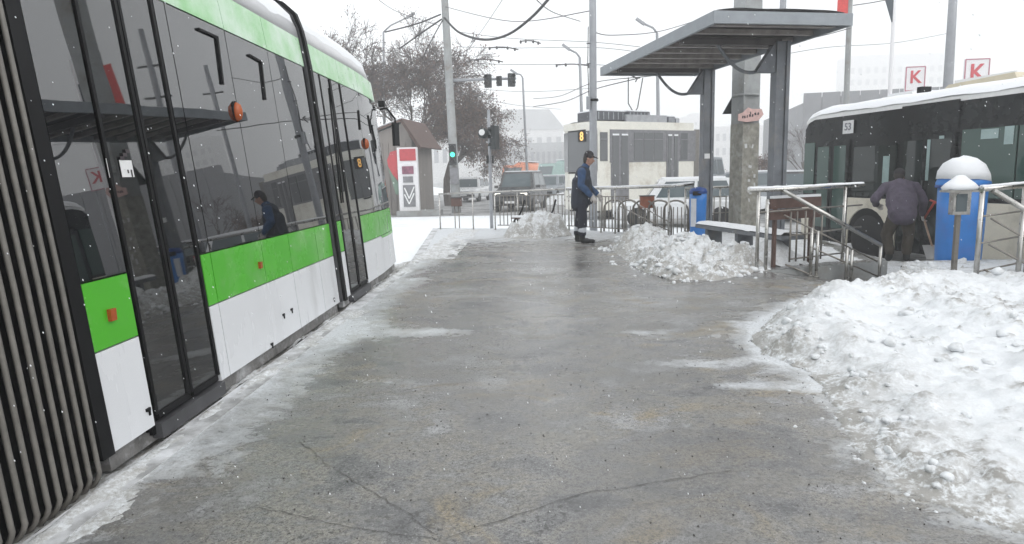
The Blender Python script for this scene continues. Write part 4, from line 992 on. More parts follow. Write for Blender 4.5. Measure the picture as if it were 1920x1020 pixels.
# ------------------------------------------------------------------ poles, signals, signs
def pole(name, label, base, top, r0, r1, m='pole_grey', cat='pole', n=12, group=None):
    base, top = Vector(base), Vector(top); t = thing(name, label, cat, base, group=group); d = top - base
    bm = nb(); tube(bm, [(0, 0, -.05), d * .25, d * .5, d * .75, d], [r0, r0 + (r1 - r0) * .25, r0 + (r1 - r0) * .5, r0 + (r1 - r0) * .75, r1], n); obj('shaft', bm, M[m], t)
    bm = nb(); lathe(bm, [(r0 * 1.6, 0), (r0 * 1.6, .04), (r0 * 1.15, .09)], n); obj('collar', bm, M[m], t); return t
# traffic-light mast with an arm
Yp = 29.; b0 = at(856, 395, Yp); b0.z = PAVE; tp = at(826, -140, Yp)
ps = pole('traffic_mast', 'tall leaning concrete mast carrying three traffic lights on an arm', b0, tp, .21, .13, 'concrete_pole', 'mast')
def signal(parent, c, n=3, lit=None, s=1., rz=0, facing=-1, bracket=True):
    bm = nb(); box(bm, (0, 0, 0), (.30 * s, .20 * s, .30 * n * s)); o = obj('signal_head', bm, M['signal_black'], parent, loc=c, bevel=.03); o.rotation_euler = (0, 0, rz)
    for i in range(n):
        z = (n / 2 - .5 - i) * .30 * s
        bm = nb(); lathe(bm, [(.10 * s, 0), (.10 * s, .02)], 14, (0, facing * .11 * s, z), 'Y'); obj('lens', bm, M['green_lamp'] if lit == i else M['black_gloss'], o)
        bm = nb()
        P = [(.115 * s * math.cos(R(a)), 0, z + .115 * s * math.sin(R(a))) for a in range(-10, 191, 20)]
        rows = [[bm.verts.new((x, facing * (.10 + dd) * s, zz)) for x, _, zz in P] for dd in (0, .16)]
        for j in range(len(P) - 1): bm.faces.new((rows[0][j], rows[0][j + 1], rows[1][j + 1], rows[1][j]))
        obj('visor', bm, M['signal_black'], o)
    return o
aL = at(836, 151, Yp) - b0; aR = at(968, 147, Yp) - b0
bm = nb(); tube(bm, [aL, aR], [.07, .05], 8); obj('arm', bm, M['pole_grey'], ps)
for px, py, s in ((915, 152, 1.), (936, 152, .75), (959, 150, 1.)): signal(ps, at(px, py, Yp - .25) - b0, 2 if s == 1 else 2, None, s * .9, R(25 if px > 950 else -20))
signal(ps, at(849, 290, Yp - .4) - b0, 3, 1, 1.0)
bm = nb(); box(bm, at(852, 330, Yp - .3) - b0, (.36, .2, .7)); obj('control_box', bm, M['kiosk_grey'], ps, bevel=.02)
# signal post on the island
p0 = at(922, 425, 18.6); p0.z = PAVE; top = at(916, 206, 18.6); ps = pole('signal_post', 'slim post with round lamp and dark traffic light seen from the side', p0, top, .05, .042, 'pole_grey', 'signal')
c = at(906, 250, 18.5) - p0; bm = nb(); lathe(bm, [(.02, -.14), (.14, -.10), (.15, .05), (.13, .08)], 16, c, 'Y'); lo = obj('round_lamp', bm, M['signal_black'], ps, smooth=True)
bm = nb(); lathe(bm, [(.08, -.16), (.085, -.13)], 14, c + Vector((-.03, 0, .02)), 'Y'); obj('lens', bm, M['paper'], lo)
signal(ps, at(928, 258, 18.5) - p0, 3, None, .72, R(60), 1)
for px in (914, 924): bm = nb(); box(bm, at(px, 299, 18.55) - p0, (.05, .06, .22)); obj('push_button', bm, M['signal_black'], ps, bevel=.01)
# grey steel pole behind the man
b0 = at(1113, 440, 17.8); b0.z = PAVE; p1 = pole('steel_pole', 'straight grey steel pole rising in front of the old tram', b0, at(1111, -60, 17.8), .105, .09, 'pole_grey')
bm = nb(); lathe(bm, [(.125, 0), (.125, .06)], 14, at(1113, 190, 17.8) - b0); obj('clamp', bm, M['black'], p1)
bm = nb(); box(bm, at(1103, 193, 17.7) - b0, (.10, .12, .32)); obj('junction_box', bm, M['pole_grey'], p1, bevel=.01)
bm = nb(); tube(bm, [at(1103, 50, 17.7) - b0, at(1102, 120, 17.75) - b0, at(1104, 180, 17.7) - b0], .012, 6); obj('hanging_cable', bm, M['cable'], p1)
for y in (82, 120): bm = nb(); tube(bm, [at(1100, y, 17.7) - b0, at(1113, y - 2, 17.8) - b0], .014, 6); obj('insulator', bm, M['cable'], p1)
# square concrete pole behind the shelter
b0 = Vector((4.42, 14.1, 0)); cp = thing('concrete_pole', 'thick square concrete pole with torn posters behind the shelter', 'pole', b0, R(22))
bm = nb(); prism(bm, [(-.20, -.19), (.20, -.19), (.20, .19), (-.20, .19)], (0, 0, -.05), (1, 0, 0), (0, 1, 0), 9.0); obj('shaft', bm, M['concrete_pole'], cp, bevel=.03)
bm = nb(); box(bm, (0, 0, 1.15), (.412, .392, 2.3)); obj('poster_layer', bm, M['poster_scraps'], cp, bevel=.02)
for i in range(16):
    bm = nb(); box(bm, (random.uniform(-.14, .14), -.199 - .002 * i / 16, random.uniform(.5, 2.0)), (random.uniform(.03, .08), .006, random.uniform(.04, .12)), ry=random.uniform(-.3, .3)); obj('poster_scrap', bm, M['far_wall'] if i % 2 else M['poster_scraps'], cp)
bm = nb(); lathe(bm, [(.27, 0), (.27, .05)], 18, (0, 0, 2.85)); obj('band', bm, M['concrete_pole'], cp)
ts = thing('triangle_sign', 'dark triangular road sign fixed behind the concrete pole', 'sign', (4.42, 14.1, 0), R(8))
bm = nb(); prism(bm, [(-.44, 0), (.44, 0), (0, .76)], (.10, .36, 2.54), (1, 0, 0), (0, 0, 1), .03); obj('plate', bm, M['sign_dark'], ts)
pk = thing('card_sign', 'torn pink cardboard notice tied round the concrete pole', 'sign', (4.42, 14.1, 0), R(14))
bm = nb(); prism(bm, [(-.30, -.10), (-.10, -.13), (.16, -.10), (.27, .02), (.22, .13), (.0, .13), (-.08, .16), (-.2, .06), (-.30, .03)], (-.02, -.262, 2.45), (1, 0, 0), (0, 0, 1), .012); obj('card', bm, M['cardboard_pink'], pk)
bm = nb()
for i, (x, z, w_) in enumerate(((-.20, -.03, .03), (-.155, -.03, .03), (-.10, -.02, .02), (-.04, .0, .04), (.02, .0, .03), (.08, .03, .04), (.145, .035, .035), (-.03, .05, .02))): box(bm, (x - .02, -.277, 2.45 + z), (w_, .004, .05), ry=.2 * (-1) ** i)
obj('scrawl', bm, M['ink'], pk)
bm = nb(); tube(bm, [(.20, -.21, 2.40), (.30, -.1, 2.45), (.34, .05, 2.7), (.26, .15, 2.95)], .006, 6); obj('string', bm, M['cable'], pk)

# street lamps
def lamp(label, px, ytop, pybase, Y, armpx, r=.09, extra=None):
    b0 = at(px[1], pybase, Y); b0.z = PAVE; tp = at(px[0], ytop, Y); t = pole('street_lamp', label, b0, tp, r, r * .6, 'pole_grey', 'street lamp', 8, None); d = tp - b0
    e = at(armpx[0], armpx[1], Y) - b0; bm = nb(); tube(bm, [d, d.lerp(e, .3) + Vector((0, 0, .12)), e], r * .45, 6); obj('arm', bm, M['pole_grey'], t)
    u = (e - d).normalized(); bm = nb(); bar(bm, e - u * .1, e + u * .45, .2, .12); obj('lamp_head', bm, M['pole_grey'], t, bevel=.03)
lamp('street lamp whose pole rises behind the old tram with its head to the left', (1232, 1236), 62, 380, 36., (1206, 44), .12)
lamp('thin street lamp beside the three hanging traffic lights', (980, 991), 146, 385, 44., (968, 138), .10)
lamp('street lamp partly hidden by the grey steel pole', (1087, 1096), 108, 380, 40., (1066, 92), .12)
lamp('double-height street lamp with curved arm above the bare tree', (719, 722), 60, 390, 40., (765, 32), .10)
# poles on the shop side
ROADP = lambda p: Vector((p.x, p.y, ROAD))
def flagpole(px0, px1, Y, label, flagm, pts, r=.10, m='pole_grey'):
    b0 = ROADP(at(px1, 400, Y)); tp = at(px0, -90, Y); t = pole('flag_pole', label, b0, tp, r, r * .8, m, 'flag pole', 10)
    if flagm:
        bm = nb(); P = [at(x, y, Y - .05) - b0 for x, y in pts]; n = len(P)
        f = [bm.verts.new(p) for p in P]; g = [bm.verts.new(p + Vector((0, .03, 0))) for p in P]
        bm.faces.new(f); bm.faces.new(g[::-1])
        for i in range(n): bm.faces.new((f[i], f[(i + 1) % n], g[(i + 1) % n], g[i]))
        obj('flag', bm, M[flagm], t)
flagpole(1597, 1579, 30., 'pale pole with a red flag rising behind the shelter roof corner', 'red_flag', [(1594, -60), (1574, -60), (1569, 40), (1580, 44), (1590, 42)], .13, 'concrete_pole')
flagpole(1682, 1657, 34., 'slender pole with a dark furled flag above the bus', 'dark_flag', [(1679, -40), (1662, -40), (1660, 0), (1672, 42), (1676, 40)], .11, 'sign_white')
b0 = ROADP(at(1762, 420, 24.)); pole('lamp_mast', 'dark grey steel mast rising behind the bus roof', b0, at(1791, -70, 24.), .19, .12, 'pole_grey', 'mast')
for px, Y, lab in ((1393, 33., 'slim steel mast behind the thick concrete pole, mirrored in the tram windows'), (1455, 26., 'slim steel mast in line with the nearer shelter post, mirrored in the tram windows')):
    b0 = at(px, 400, Y); b0.z = PAVE; tp = Vector((b0.x, b0.y, 9.5)); pm = pole('catenary_mast', lab, b0, tp, .14, .11, 'pole_grey', 'mast')
    for z in (7.2, 8.4): bm = nb(); bar(bm, (-.5, 0, z), (.5, 0, z + .1), .07, .07); obj('cross_arm', bm, M['cable'], pm)
def k_sign(px, py, wpx, hpx, Y, label):
    c = at(px, py, Y); s = Y / 1230; t = thing('shop_sign', label, 'sign', (c.x, c.y, ROAD), R(-4)); W_, H_ = wpx * s, hpx * s; zc = c.z - ROAD
    bm = nb(); box(bm, (0, 0, zc), (W_, .14, H_)); obj('panel', bm, M['sign_white'], t, bevel=.02)
    bm = nb()
    for cx, cz, sw, sh_ in ((0, H_ / 2 - .02, W_, .06), (0, -H_ / 2 + .02, W_, .06), (-W_ / 2 + .02, 0, .06, H_ - .1), (W_ / 2 - .02, 0, .06, H_ - .1)): box(bm, (cx, -.075, zc + cz), (sw, .03, sh_))
    obj('border', bm, mat('sign_border', (.42, .14, .19), .5), t)
    text_obj('K', H_ * .72, M['sign_red'], t, (0, -.09, zc + .05 * H_), (R(90), 0, 0))
    for x in (-W_ * .3, W_ * .3): bm = nb(); tube(bm, [(x, 0, 0), (x, 0, zc - H_ / 2)], .06, 8); obj('leg', bm, M['pole_grey'], t)
k_sign(1715, 148, 33, 42, 42., 'smaller white sign with a red K above the bus roof')
k_sign(1830, 140, 41, 54, 40., 'larger white sign with a red K above the bus roof')

# ------------------------------------------------------------------ old cream tram
tv = Vector((2.25, 23.5, PAVE)); t2 = thing('old_tram', 'old cream tram with snowy roof equipment and an amber number crossing behind the railing', 'tram', tv, math.atan2(2.5, 3.88))
TL, TW = 4.75, 2.02
bm = nb(); prism(bm, [(.06, 0), (TL, 0), (TL, TW), (.06, TW), (-.12, TW * .75), (-.12, TW * .25)], (0, 0, .35), (1, 0, 0), (0, 1, 0), 2.9); obj('body', bm, M['tram2_cream'], t2, bevel=.04)
bm = nb(); prism(bm, [(.0, .03), (TL, .03), (TL, TW - .03), (.0, TW - .03), (-.1, TW * .72), (-.1, TW * .28)], (0, 0, 3.25), (1, 0, 0), (0, 1, 0), .24); obj('roof', bm, M['tram2_cream'], t2, bevel=.09)
bm = nb(); rows = []
for x in np.linspace(.0, TL - .05, 40): rows.append([bm.verts.new((x, y, 3.48 + .07 * fbm(x * 2, y * 2, 3.) + .05 - .12 * (abs(y - TW / 2) / (TW / 2)) ** 4)) for y in np.linspace(.06, TW - .06, 14)])
for a, b in zip(rows, rows[1:]):
    for j in range(13): bm.faces.new((a[j], a[j + 1], b[j + 1], b[j]))
obj('roof_snow', bm, M['snow_roof'], t2, smooth=True)
def t2box(name, c, s, m, parent=None, bv=.01): bm = nb(); box(bm, c, s); return obj(name, bm, M[m], parent or t2, bevel=bv)
t2box('window_band', (.80 + 1.9, -.002, 2.62), (TL - .5, .02, 1.16), 'kiosk_grey')
for x0, x1 in ((.12, .48), (1.68, 2.12), (2.15, 2.62), (2.65, 3.12), (4.02, 4.40)):
    w_ = t2box('window', ((x0 + x1) / 2, -.014, 2.60), (x1 - x0 - .03, .02, 1.0), 'tram2_glass'); t2box('sash', ((x0 + x1) / 2, -.028, 2.86), (x1 - x0 - .03, .012, .03), 'kiosk_grey', w_, .002)
for x0, x1 in ((.62, 1.45), (3.30, 3.92)):
    d = t2box('door', ((x0 + x1) / 2, -.008, 1.86), (x1 - x0, .03, 2.5), 'kiosk_grey')
    for k_ in (-1, 1): t2box('door_pane', ((x0 + x1) / 2 + k_ * (x1 - x0) / 4, -.026, 2.12), ((x1 - x0) / 2 - .14, .02, 1.75), 'tram2_glass', d); t2box('door_top_snow', ((x0 + x1) / 2 + k_ * (x1 - x0) / 4, -.04, 3.02), ((x1 - x0) / 2 - .12, .012, .06), 'snow_roof', d, .002)
# front windscreen and lamps
fw = t2box('windscreen', (-.128, TW / 2, 2.46), (.02, TW * .5, 1.42), 'tram2_glass')
for s_ in (0, 1):
    y0, y1 = (0, TW * .25) if s_ == 0 else (TW, TW * .75); bm = nb(); x0, x1 = .06, -.12
    bar(bm, (x0 - .03, y0 + (.03 if not s_ else -.03), 2.46), (x1 - .012, y1, 2.46), .04, 1.42); obj('windscreen', bm, M['tram2_glass'], t2)
t2box('front_frame', (-.122, TW / 2, 3.19), (.03, TW * .52, .07), 'black'); t2box('front_frame', (-.122, TW / 2, 1.71), (.03, TW * .52, .06), 'black')
dsp = t2box('number_display', (-.145, TW * .33, 2.98), (.03, .46, .36), 'black')
text_obj('8', .42, M['amber_led'], dsp, (-.164, TW * .33, 2.98), (R(90), 0, R(-90)))
for y in (TW * .3, TW * .7): bm = nb(); lathe(bm, [(.11, -.02), (.10, .0)], 14, (-.13, y, 1.05), 'X'); obj('head_lamp', bm, M['paper'], t2)
for c, s, m in (((1.0, 1.0, 3.72), (1.35, 1.1, .32), 'roof_box_dark'), ((2.35, 1.0, 3.72), (1.05, 1.1, .36), 'roof_box_dark'), ((2.6, .35, 3.62), (2.0, .10, .30), 'roof_box'), ((4.1, .8, 3.65), (.35, .5, .22), 'roof_box_dark'), ((4.5, .8, 3.62), (.18, .3, .18), 'roof_box_dark')):
    o = t2box('roof_equipment', c, s, m, None, .03)
    if m == 'roof_box_dark':
        t2box('snow_cap', (c[0], c[1], c[2] + s[2] / 2 + .02), (s[0] - .04, s[1] - .04, .05), 'snow_roof', o, .015)
        for i in range(6): t2box('louvre', (c[0] - s[0] / 2 + (i + .5) * s[0] / 6, c[1] - s[1] / 2 - .01, c[2]), (.03, .02, s[2] * .8), 'roof_box', o, .003)
bm = nb(); P0 = Vector((2.6, 1.0, 3.9)); tube(bm, [P0 + Vector((-.02, 0, 0)), P0 + Vector((-.3, 0, .35)), P0 + Vector((-.30, 0, 1.30))], .02, 6); tube(bm, [P0, P0 + Vector((.16, 0, .2)), P0 + Vector((.42, 0, 1.32))], .02, 6); tube(bm, [P0 + Vector((-.45, -.5, 1.25)), P0 + Vector((-.4, -.3, 1.32)), P0 + Vector((.42, .3, 1.34)), P0 + Vector((.5, .5, 1.25))], .025, 6); obj('pantograph', bm, M['cable'], t2)
bm = nb(); prism(bm, [(TL + .01, .06), (TL + .35, .06), (TL + .35, TW - .1), (TL + .01, TW - .1)], (0, 0, .5), (1, 0, 0), (0, 1, 0), 2.75); obj('gangway', bm, M['rib'], t2)
for x in (.9, 2.2, 3.9):
    bm = nb(); lathe(bm, [(.33, -.06), (.33, .06)], 20, (x, .25, .33), 'Y'); obj('wheel', bm, M['tyre'], t2)
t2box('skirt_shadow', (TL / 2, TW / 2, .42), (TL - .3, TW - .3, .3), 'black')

# ------------------------------------------------------------------ cars
def car(label, loc, rz, L=4.4, W=1.8, H=1.5, m='car_dark', boxy=0., lamps=False, group=None, name='car', cat='car', hood=.9):
    t = thing(name, label, cat, loc, rz, group); zb = .28; zs = H * .58
    def loftx(secs, nm, mm, bv=.0):
        bm = nb(); rings = [[bm.verts.new(p) for p in s] for s in secs]; n = len(rings[0])
        for a, b in zip(rings, rings[1:]):
            for j in range(n): bm.faces.new((a[j], a[(j + 1) % n], b[(j + 1) % n], b[j]))
        bm.faces.new(rings[0][::-1]); bm.faces.new(rings[-1]); return obj(nm, bm, mm, t, bevel=bv)
    def ring(x, w_, z0, z1): c_ = .10; return [(x, -w_ + .06, z0), (x, -w_, z0 + c_), (x, -w_, z1 - c_), (x, -w_ + .10, z1), (x, w_ - .10, z1), (x, w_, z1 - c_), (x, w_, z0 + c_), (x, w_ - .06, z0)]
    w2 = W / 2; h = -L / 2
    loftx([ring(h, w2 * .80, zb + .08, zs * .80), ring(h + .18, w2 * .95, zb, zs * .90), ring(h + hood, w2, zb, zs), ring(h + L * .75, w2, zb, zs + .03), ring(L / 2 - .15, w2 * .96, zb, zs + .02), ring(L / 2, w2 * .85, zb + .1, zs * .92)], 'body', M[m])
    xa, xb = h + hood + .05, L / 2 - .25 - (1 - boxy) * .25; sl = .45; sr = .18 + (1 - boxy) * .45
    def gr(x, w_, z): return [(x, -w_, z), (x, w_, z)]
    bm = nb(); q = []
    for x, w_, z in ((xa, w2 * .93, zs - .02), (xb + .1, w2 * .93, zs), (xb + .1 - sr, w2 * .76, H), (xa + sl, w2 * .76, H)): q.append((bm.verts.new((x, -w_, z)), bm.verts.new((x, w_, z))))
    for i in range(4): bm.faces.new((q[i][0], q[(i + 1) % 4][0], q[(i + 1) % 4][1], q[i][1]))
    bm.faces.new([x[0] for x in q]); bm.faces.new([x[1] for x in q][::-1]); obj('cabin', bm, M[m], t, bevel=.05)
    def qpane(P, nm):
        bm = nb(); f = bm.faces.new([bm.verts.new(p) for p in P]); r = bmesh.ops.extrude_face_region(bm, geom=[f]); f.normal_update()
        nrm = f.normal; vs = [v for v in r['geom'] if isinstance(v, bmesh.types.BMVert)]; bmesh.ops.translate(bm, verts=vs, vec=nrm * .012); obj(nm, bm, M['car_glass'], t)
    def on(x0f, zf, s_):  # point on the cabin flank
        return None
    dz = H - zs
    for s_ in (-1, 1):
        for u0, u1 in ((.10, .50), (.54, .93)):
            def fl(u, v): xbot = xa + (xb + .1 - xa) * u; xtop = xa + sl + (xb + .1 - sr - xa - sl) * u; x = xbot + (xtop - xbot) * v; w_ = w2 * (.93 + (.76 - .93) * v); return (x, s_ * (w_ + .008), zs + dz * v)
            P = [fl(u0, .12), fl(u1, .12), fl(u1, .88), fl(u0, .88)]; qpane(P if s_ < 0 else P[::-1], 'side_window')
    def fr(u, v): x = xa + sl * v - .012; w_ = w2 * (.93 + (.76 - .93) * v); return (x, (2 * u - 1) * w_, zs + dz * v)
    qpane([fr(.08, .1), fr(.08, .88), fr(.92, .88), fr(.92, .1)], 'windscreen')
    def rr_(u, v): x = xb + .1 - sr * v + .012; w_ = w2 * (.93 + (.76 - .93) * v); return (x, (2 * u - 1) * w_, zs + dz * v)
    qpane([rr_(.1, .15), rr_(.9, .15), rr_(.9, .85), rr_(.1, .85)], 'rear_window')
    for x in (h + .78, L / 2 - .80):
        for s_ in (-1, 1): wheel(t, (x, s_ * (w2 - .10), .32), .32, .2 * (1 if s_ < 0 else -1))
    for s_ in (-1, 1):
        bm = nb(); box(bm, (h + .06, s_ * w2 * .66, zs * .74), (.10, .30, .16)); obj('headlight', bm, M['head_lamp'] if lamps else M['paper'], t, bevel=.03)
        bm = nb(); box(bm, (L / 2 - .03, s_ * w2 * .72, zs * .80), (.08, .22, .16)); obj('tail_light', bm, M['sign_red'], t, bevel=.02)
        bm = nb(); box(bm, (xa + .25, s_ * (w2 + .09), zs + .08), (.10, .18, .13)); obj('mirror', bm, M[m], t, bevel=.03)
    bm = nb(); box(bm, (h + .02, 0, zs * .68), (.06, W * .42, .14)); obj('grille', bm, M['black'], t, bevel=.01)
    bm = nb(); box(bm, (h - .01, 0, zb + .16), (.10, W * .82, .14)); obj('bumper', bm, M['black'], t, bevel=.03)
    bm = nb(); box(bm, (h - .065, 0, zb + .18), (.012, .5, .1)); obj('plate', bm, M['paper'], t)
    bm = nb(); box(bm, ((xa + sl + xb - sr) / 2 + .03, 0, H + .02), (xb - sr - xa - sl - .1, W * .68, .06)); obj('roof_snow', bm, M['snow_roof'], t, bevel=.025)
    return t
p = Vector((-.62, 32.0, PAVE)); car('dark boxy off-road car with lit headlights facing the platform', p, R(78), 4.3, 1.85, 1.82, 'car_dark', 1., True, hood=1.1)
p = Vector((4.45, 20.6, PAVE)); car('white hatchback parked between the railing and the old tram', p, R(-8), 4.0, 1.7, 1.45, 'car_white', .7, False, hood=.95)
for i, (px, Y, m, lab, rz) in enumerate(((886, 44, 'car_white', 'snow-covered white car waiting far behind the signal post', 80), (1310, 34, 'car_grey', 'grey van-like car seen between old tram and shelter post', 60), (1402, 30, 'car_grey', 'grey car behind the concrete pole and snow bank', 30), (1495, 24.5, 'car_dark', 'dark car glimpsed between shelter post and bus front', 65), (1035, 46, 'car_grey', 'pale grey car in the distance left of the old tram', 70))):
    q = at(px, 400, Y); car(lab, (q.x, Y, PAVE), R(rz), 4.2, 1.8, 1.55 if i != 1 else 2.3, m, .9)
# orange tank lorry and pale green lorry in the distance
def lorry(label, px, Y, m, rz, H=2.6):
    q = at(px, 400, Y); t = thing('lorry', label, 'lorry', (q.x, Y, PAVE), R(rz))
    bm = nb(); prism(bm, [(-.0, .5), (1.7, .5), (1.7, H), (.35, H), (.0, 1.5)], (0, 1.15, 0), (1, 0, 0), (0, 0, 1), 2.3); obj('cab', bm, M[m], t, bevel=.08)
    bm = nb(); box(bm, (.14, 0, 1.98), (.05, 1.9, .75), ry=R(17)); obj('windscreen', bm, M['car_glass'], t)
    bm = nb(); lathe(bm, [(.9, 0), (1.15, .15), (1.15, 3.6), (.9, 3.8)], 20, (1.9, 0, 1.75), 'X'); obj('tank', bm, M[m], t, smooth=True)
    bm = nb(); box(bm, (3.7, 0, 2.93), (3.4, 1.2, .08)); obj('tank_snow', bm, M['snow_roof'], t, bevel=.03)
    bm = nb(); box(bm, (2.9, 0, .58), (5.4, .9, .2)); obj('chassis', bm, M['black'], t)
    for x in (.8, 4.4):
        for s_ in (-1, 1): wheel(t, (x, s_ * 1.0, .48), .48, .28 * (1 if s_ < 0 else -1))
    for s_ in (-1, 1): bm = nb(); box(bm, (-.02, s_ * .85, .85), (.06, .3, .18)); obj('headlight', bm, M['amber_led'] if m == 'orange_body' else M['paper'], t, bevel=.02)
lorry('orange tank lorry with snow on top behind the dark car', 962, 66., 'orange_body', 66)
lorry('pale green lorry in the haze left of the old tram', 1022, 62., 'teal_body', 40)

# ------------------------------------------------------------------ kiosk with red and white panel
q = at(768, 400, 29.); kz = PAVE
ks = thing('kiosk', 'grey boarded kiosk with a snowy pitched roof behind the red and white panel', 'kiosk', (q.x - .2, 31.2, kz), R(-8))
bm = nb(); prism(bm, [(-1.9, 0), (.55, 0), (.55, 3.3), (.17, 4.1), (-1.9, 3.45)], (0, 1.5, 0), (1, 0, 0), (0, 0, 1), 3.0); obj('wall', bm, M['kiosk_wall'], ks)
for i in range(9): bm = nb(); box(bm, (-1.75 + i * .27, -1.515, 1.6), (.23, .03, 3.3)); obj('board', bm, M['kiosk_wall'], ks)
bm = nb(); bar(bm, (.17, -1.7, 4.22), (-2.1, -1.7, 3.50), .1, .12); bar(bm, (.17, -1.7, 4.22), (.98, -1.7, 2.95), .1, .12); obj('verge', bm, M['wood_brown'], ks)
for a, b in (((.17, 0, 4.27), (-2.1, 0, 3.55)), ((.17, 0, 4.27), (.98, 0, 3.0))):
    bm = nb(); bar(bm, a, b, 3.5, .07); obj('roof', bm, M['snow_roof'] if b[0] < 0 else M['wood_brown'], ks, bevel=.02)
pn = thing('totem', 'red and white panel with dark inset boards standing by the tram front', 'sign', (q.x, 29.0, kz), R(0))
s = 29. / 1230
def tp_(px, py): v = at(px, py, 29.); return (v.x - q.x, v.z - kz)
def panel(name, px0, py0, px1, py1, m, yo, th=.06):
    x0, z1 = tp_(px0, py0); x1, z0 = tp_(px1, py1); bm = nb(); box(bm, ((x0 + x1) / 2, yo, (z0 + z1) / 2), (x1 - x0, th, z1 - z0)); return obj(name, bm, m, pn, bevel=.008)
panel('backing', 745, 277, 788, 404, M['kiosk_white'], .0, .30)
panel('red_board', 750, 280, 781, 301, M['red_panel'], -.16); panel('poster', 755, 312, 777, 326, M['kiosk_purple'], -.16); panel('plate', 757, 331, 776, 342, M['kiosk_grey'], -.16); dk = panel('lower_board', 757, 347, 781, 387, M['kiosk_grey'], -.16)
for k_ in range(2):
    bm = nb(); ax, az = tp_(760, 352 + k_ * 12); bx, bz = tp_(769, 372 + k_ * 10); cx, cz = tp_(778, 350 + k_ * 12)
    bar(bm, (ax, -.205, az), (bx, -.205, bz), .02, .05); bar(bm, (bx, -.207, bz), (cx, -.207, cz), .02, .05); obj('chevron', bm, M['paper'], dk)
bm = nb(); P = [tp_(x, y) for x, y in ((746, 281), (732, 285), (726, 300), (728, 312), (737, 328), (746, 338))]; prism(bm, P, (0, .05, 0), (1, 0, 0), (0, 0, 1), .08); obj('red_wing', bm, M['red_panel'], pn)
bm = nb(); P = [tp_(x, y) for x, y in ((726, 310), (746, 342), (749, 365), (742, 364))]; prism(bm, P, (0, .06, 0), (1, 0, 0), (0, 0, 1), .06); obj('green_wing', bm, mat('wing_green', (.13, .2, .15), .6), pn)
bm = nb(); x0, z1 = tp_(762, 398); box(bm, (x0 + .6, .1, .12), (1.9, 1.1, .24)); obj('step', bm, M['concrete_pole'], pn, bevel=.02)

# ------------------------------------------------------------------ trees
def tree(name, label, base, H, spread, seed, leaves, lean=(0, 0), cat='tree', levels=5, r0=.16, thick=1., droop=.0):
    rnd = random.Random(seed); t = thing(name, label, cat, base); segs = []; tips = []
    def grow(p, d, L, r, lv):
        n = 4 if lv < 2 else 3; pts = [p.copy()]; rs = [r]; q = p.copy(); dd = d.copy()
        for i in range(n):
            dd = (dd + Vector((rnd.gauss(0, .14), rnd.gauss(0, .14), rnd.gauss(0, .08) + (.06 if lv < 3 else -droop)))).normalized(); q = q + dd * (L / n); pts.append(q.copy()); rs.append(r * (1 - .42 * (i + 1) / n))
        segs.append((pts, rs, lv))
        if lv >= levels: tips.append((q.copy(), dd.copy())); return
        k = rnd.randint(4, 5) if lv < 3 else rnd.randint(3, 5)
        for i in range(k):
            u = rnd.uniform(.35, 1.) if lv else rnd.uniform(.45, 1.); j = min(int(u * n), n - 1); s_ = pts[j].lerp(pts[j + 1], u * n - j if u < 1 else 1)
            a = rnd.uniform(0, 6.283); tilt = rnd.uniform(.35, .85) * spread
            pr_ = dd.orthogonal().normalized(); ax = Matrix.Rotation(a, 3, dd) @ pr_
            nd = (dd * math.cos(tilt) + ax * math.sin(tilt)).normalized(); grow(s_, nd, L * rnd.uniform(.55, .78), max(.006, rs[j] * rnd.uniform(.42, .62)), lv + 1)
    grow(Vector((0, 0, -.1)), Vector((lean[0], lean[1], 1)).normalized(), H * .38, r0, 0)
    bt = nb(); bc = nb()
    for pts, rs, lv in segs:
        if lv <= 1: tube(bt, pts, rs, 8, False)
        else: tube(bc, pts, [max(.0085, x) * thick for x in rs], 4 if lv < 4 else 3, False)
    tr = obj('trunk', bt, M['bark'], t); cr = obj('crown', bc, M['twig'], t)
    if leaves:
        bl = nb()
        for q, dd in tips:
            for _ in range(leaves):
                c = q + Vector((rnd.gauss(0, .16), rnd.gauss(0, .16), rnd.gauss(-.08, .18))); s_ = rnd.uniform(.03, .075); m_ = rot3(rnd.random() * 6, rnd.random() * 6, rnd.random() * 6)
                bl.faces.new([bl.verts.new(c + m_ @ Vector(v) * s_) for v in ((-1, -.45, 0), (0, -.6, .15), (1, 0, 0), (0, .6, .15))])
        tag(obj('dry_leaves', bl, M['leaf'], t), kind='stuff')
    return t
p = at(838, 380, 38.); tree('leaning_tree', 'tree with brown dry leaves and a dark leaning trunk behind the kiosk', (p.x + .1, 38, PAVE), 8.6, 1.0, 3, 2, (-.14, 0), r0=.24, levels=6, thick=1.2, droop=.06)
p = at(772, 380, 41.); tree('brown_tree', 'bushy brown-leaved tree between the tram front and the traffic mast', (p.x, 41, PAVE), 11.8, .8, 14, 2, (.02, 0), r0=.22, levels=6, thick=1.2, droop=.05)
p = at(700, 380, 36.); tree('tall_bare_tree', 'tall bare tree rising behind the roof of the green tram', (p.x, 36, PAVE), 11.2, .85, 5, 1, (-.05, 0), r0=.25, levels=6, thick=1.25)
p = at(660, 380, 42.); tree('tall_bare_tree', 'bare tree farthest left, half hidden by the green tram roof', (p.x - .8, 42, PAVE), 12.0, .85, 8, 1, (-.12, 0), r0=.25, levels=6, thick=1.25)
p = at(1512, 400, 46.); tree('bare_sapling', 'pale leafless sapling between shelter post and bus', (p.x, 46, ROAD), 6.2, .75, 11, 0, (0, 0), r0=.10, levels=4)
p = at(1425, 400, 40.); tree('brown_shrub', 'brown shrub in the distance between the concrete pole and the shelter post', (p.x, 40, PAVE), 3.6, 1.1, 21, 4, (0, 0), r0=.07, levels=4)
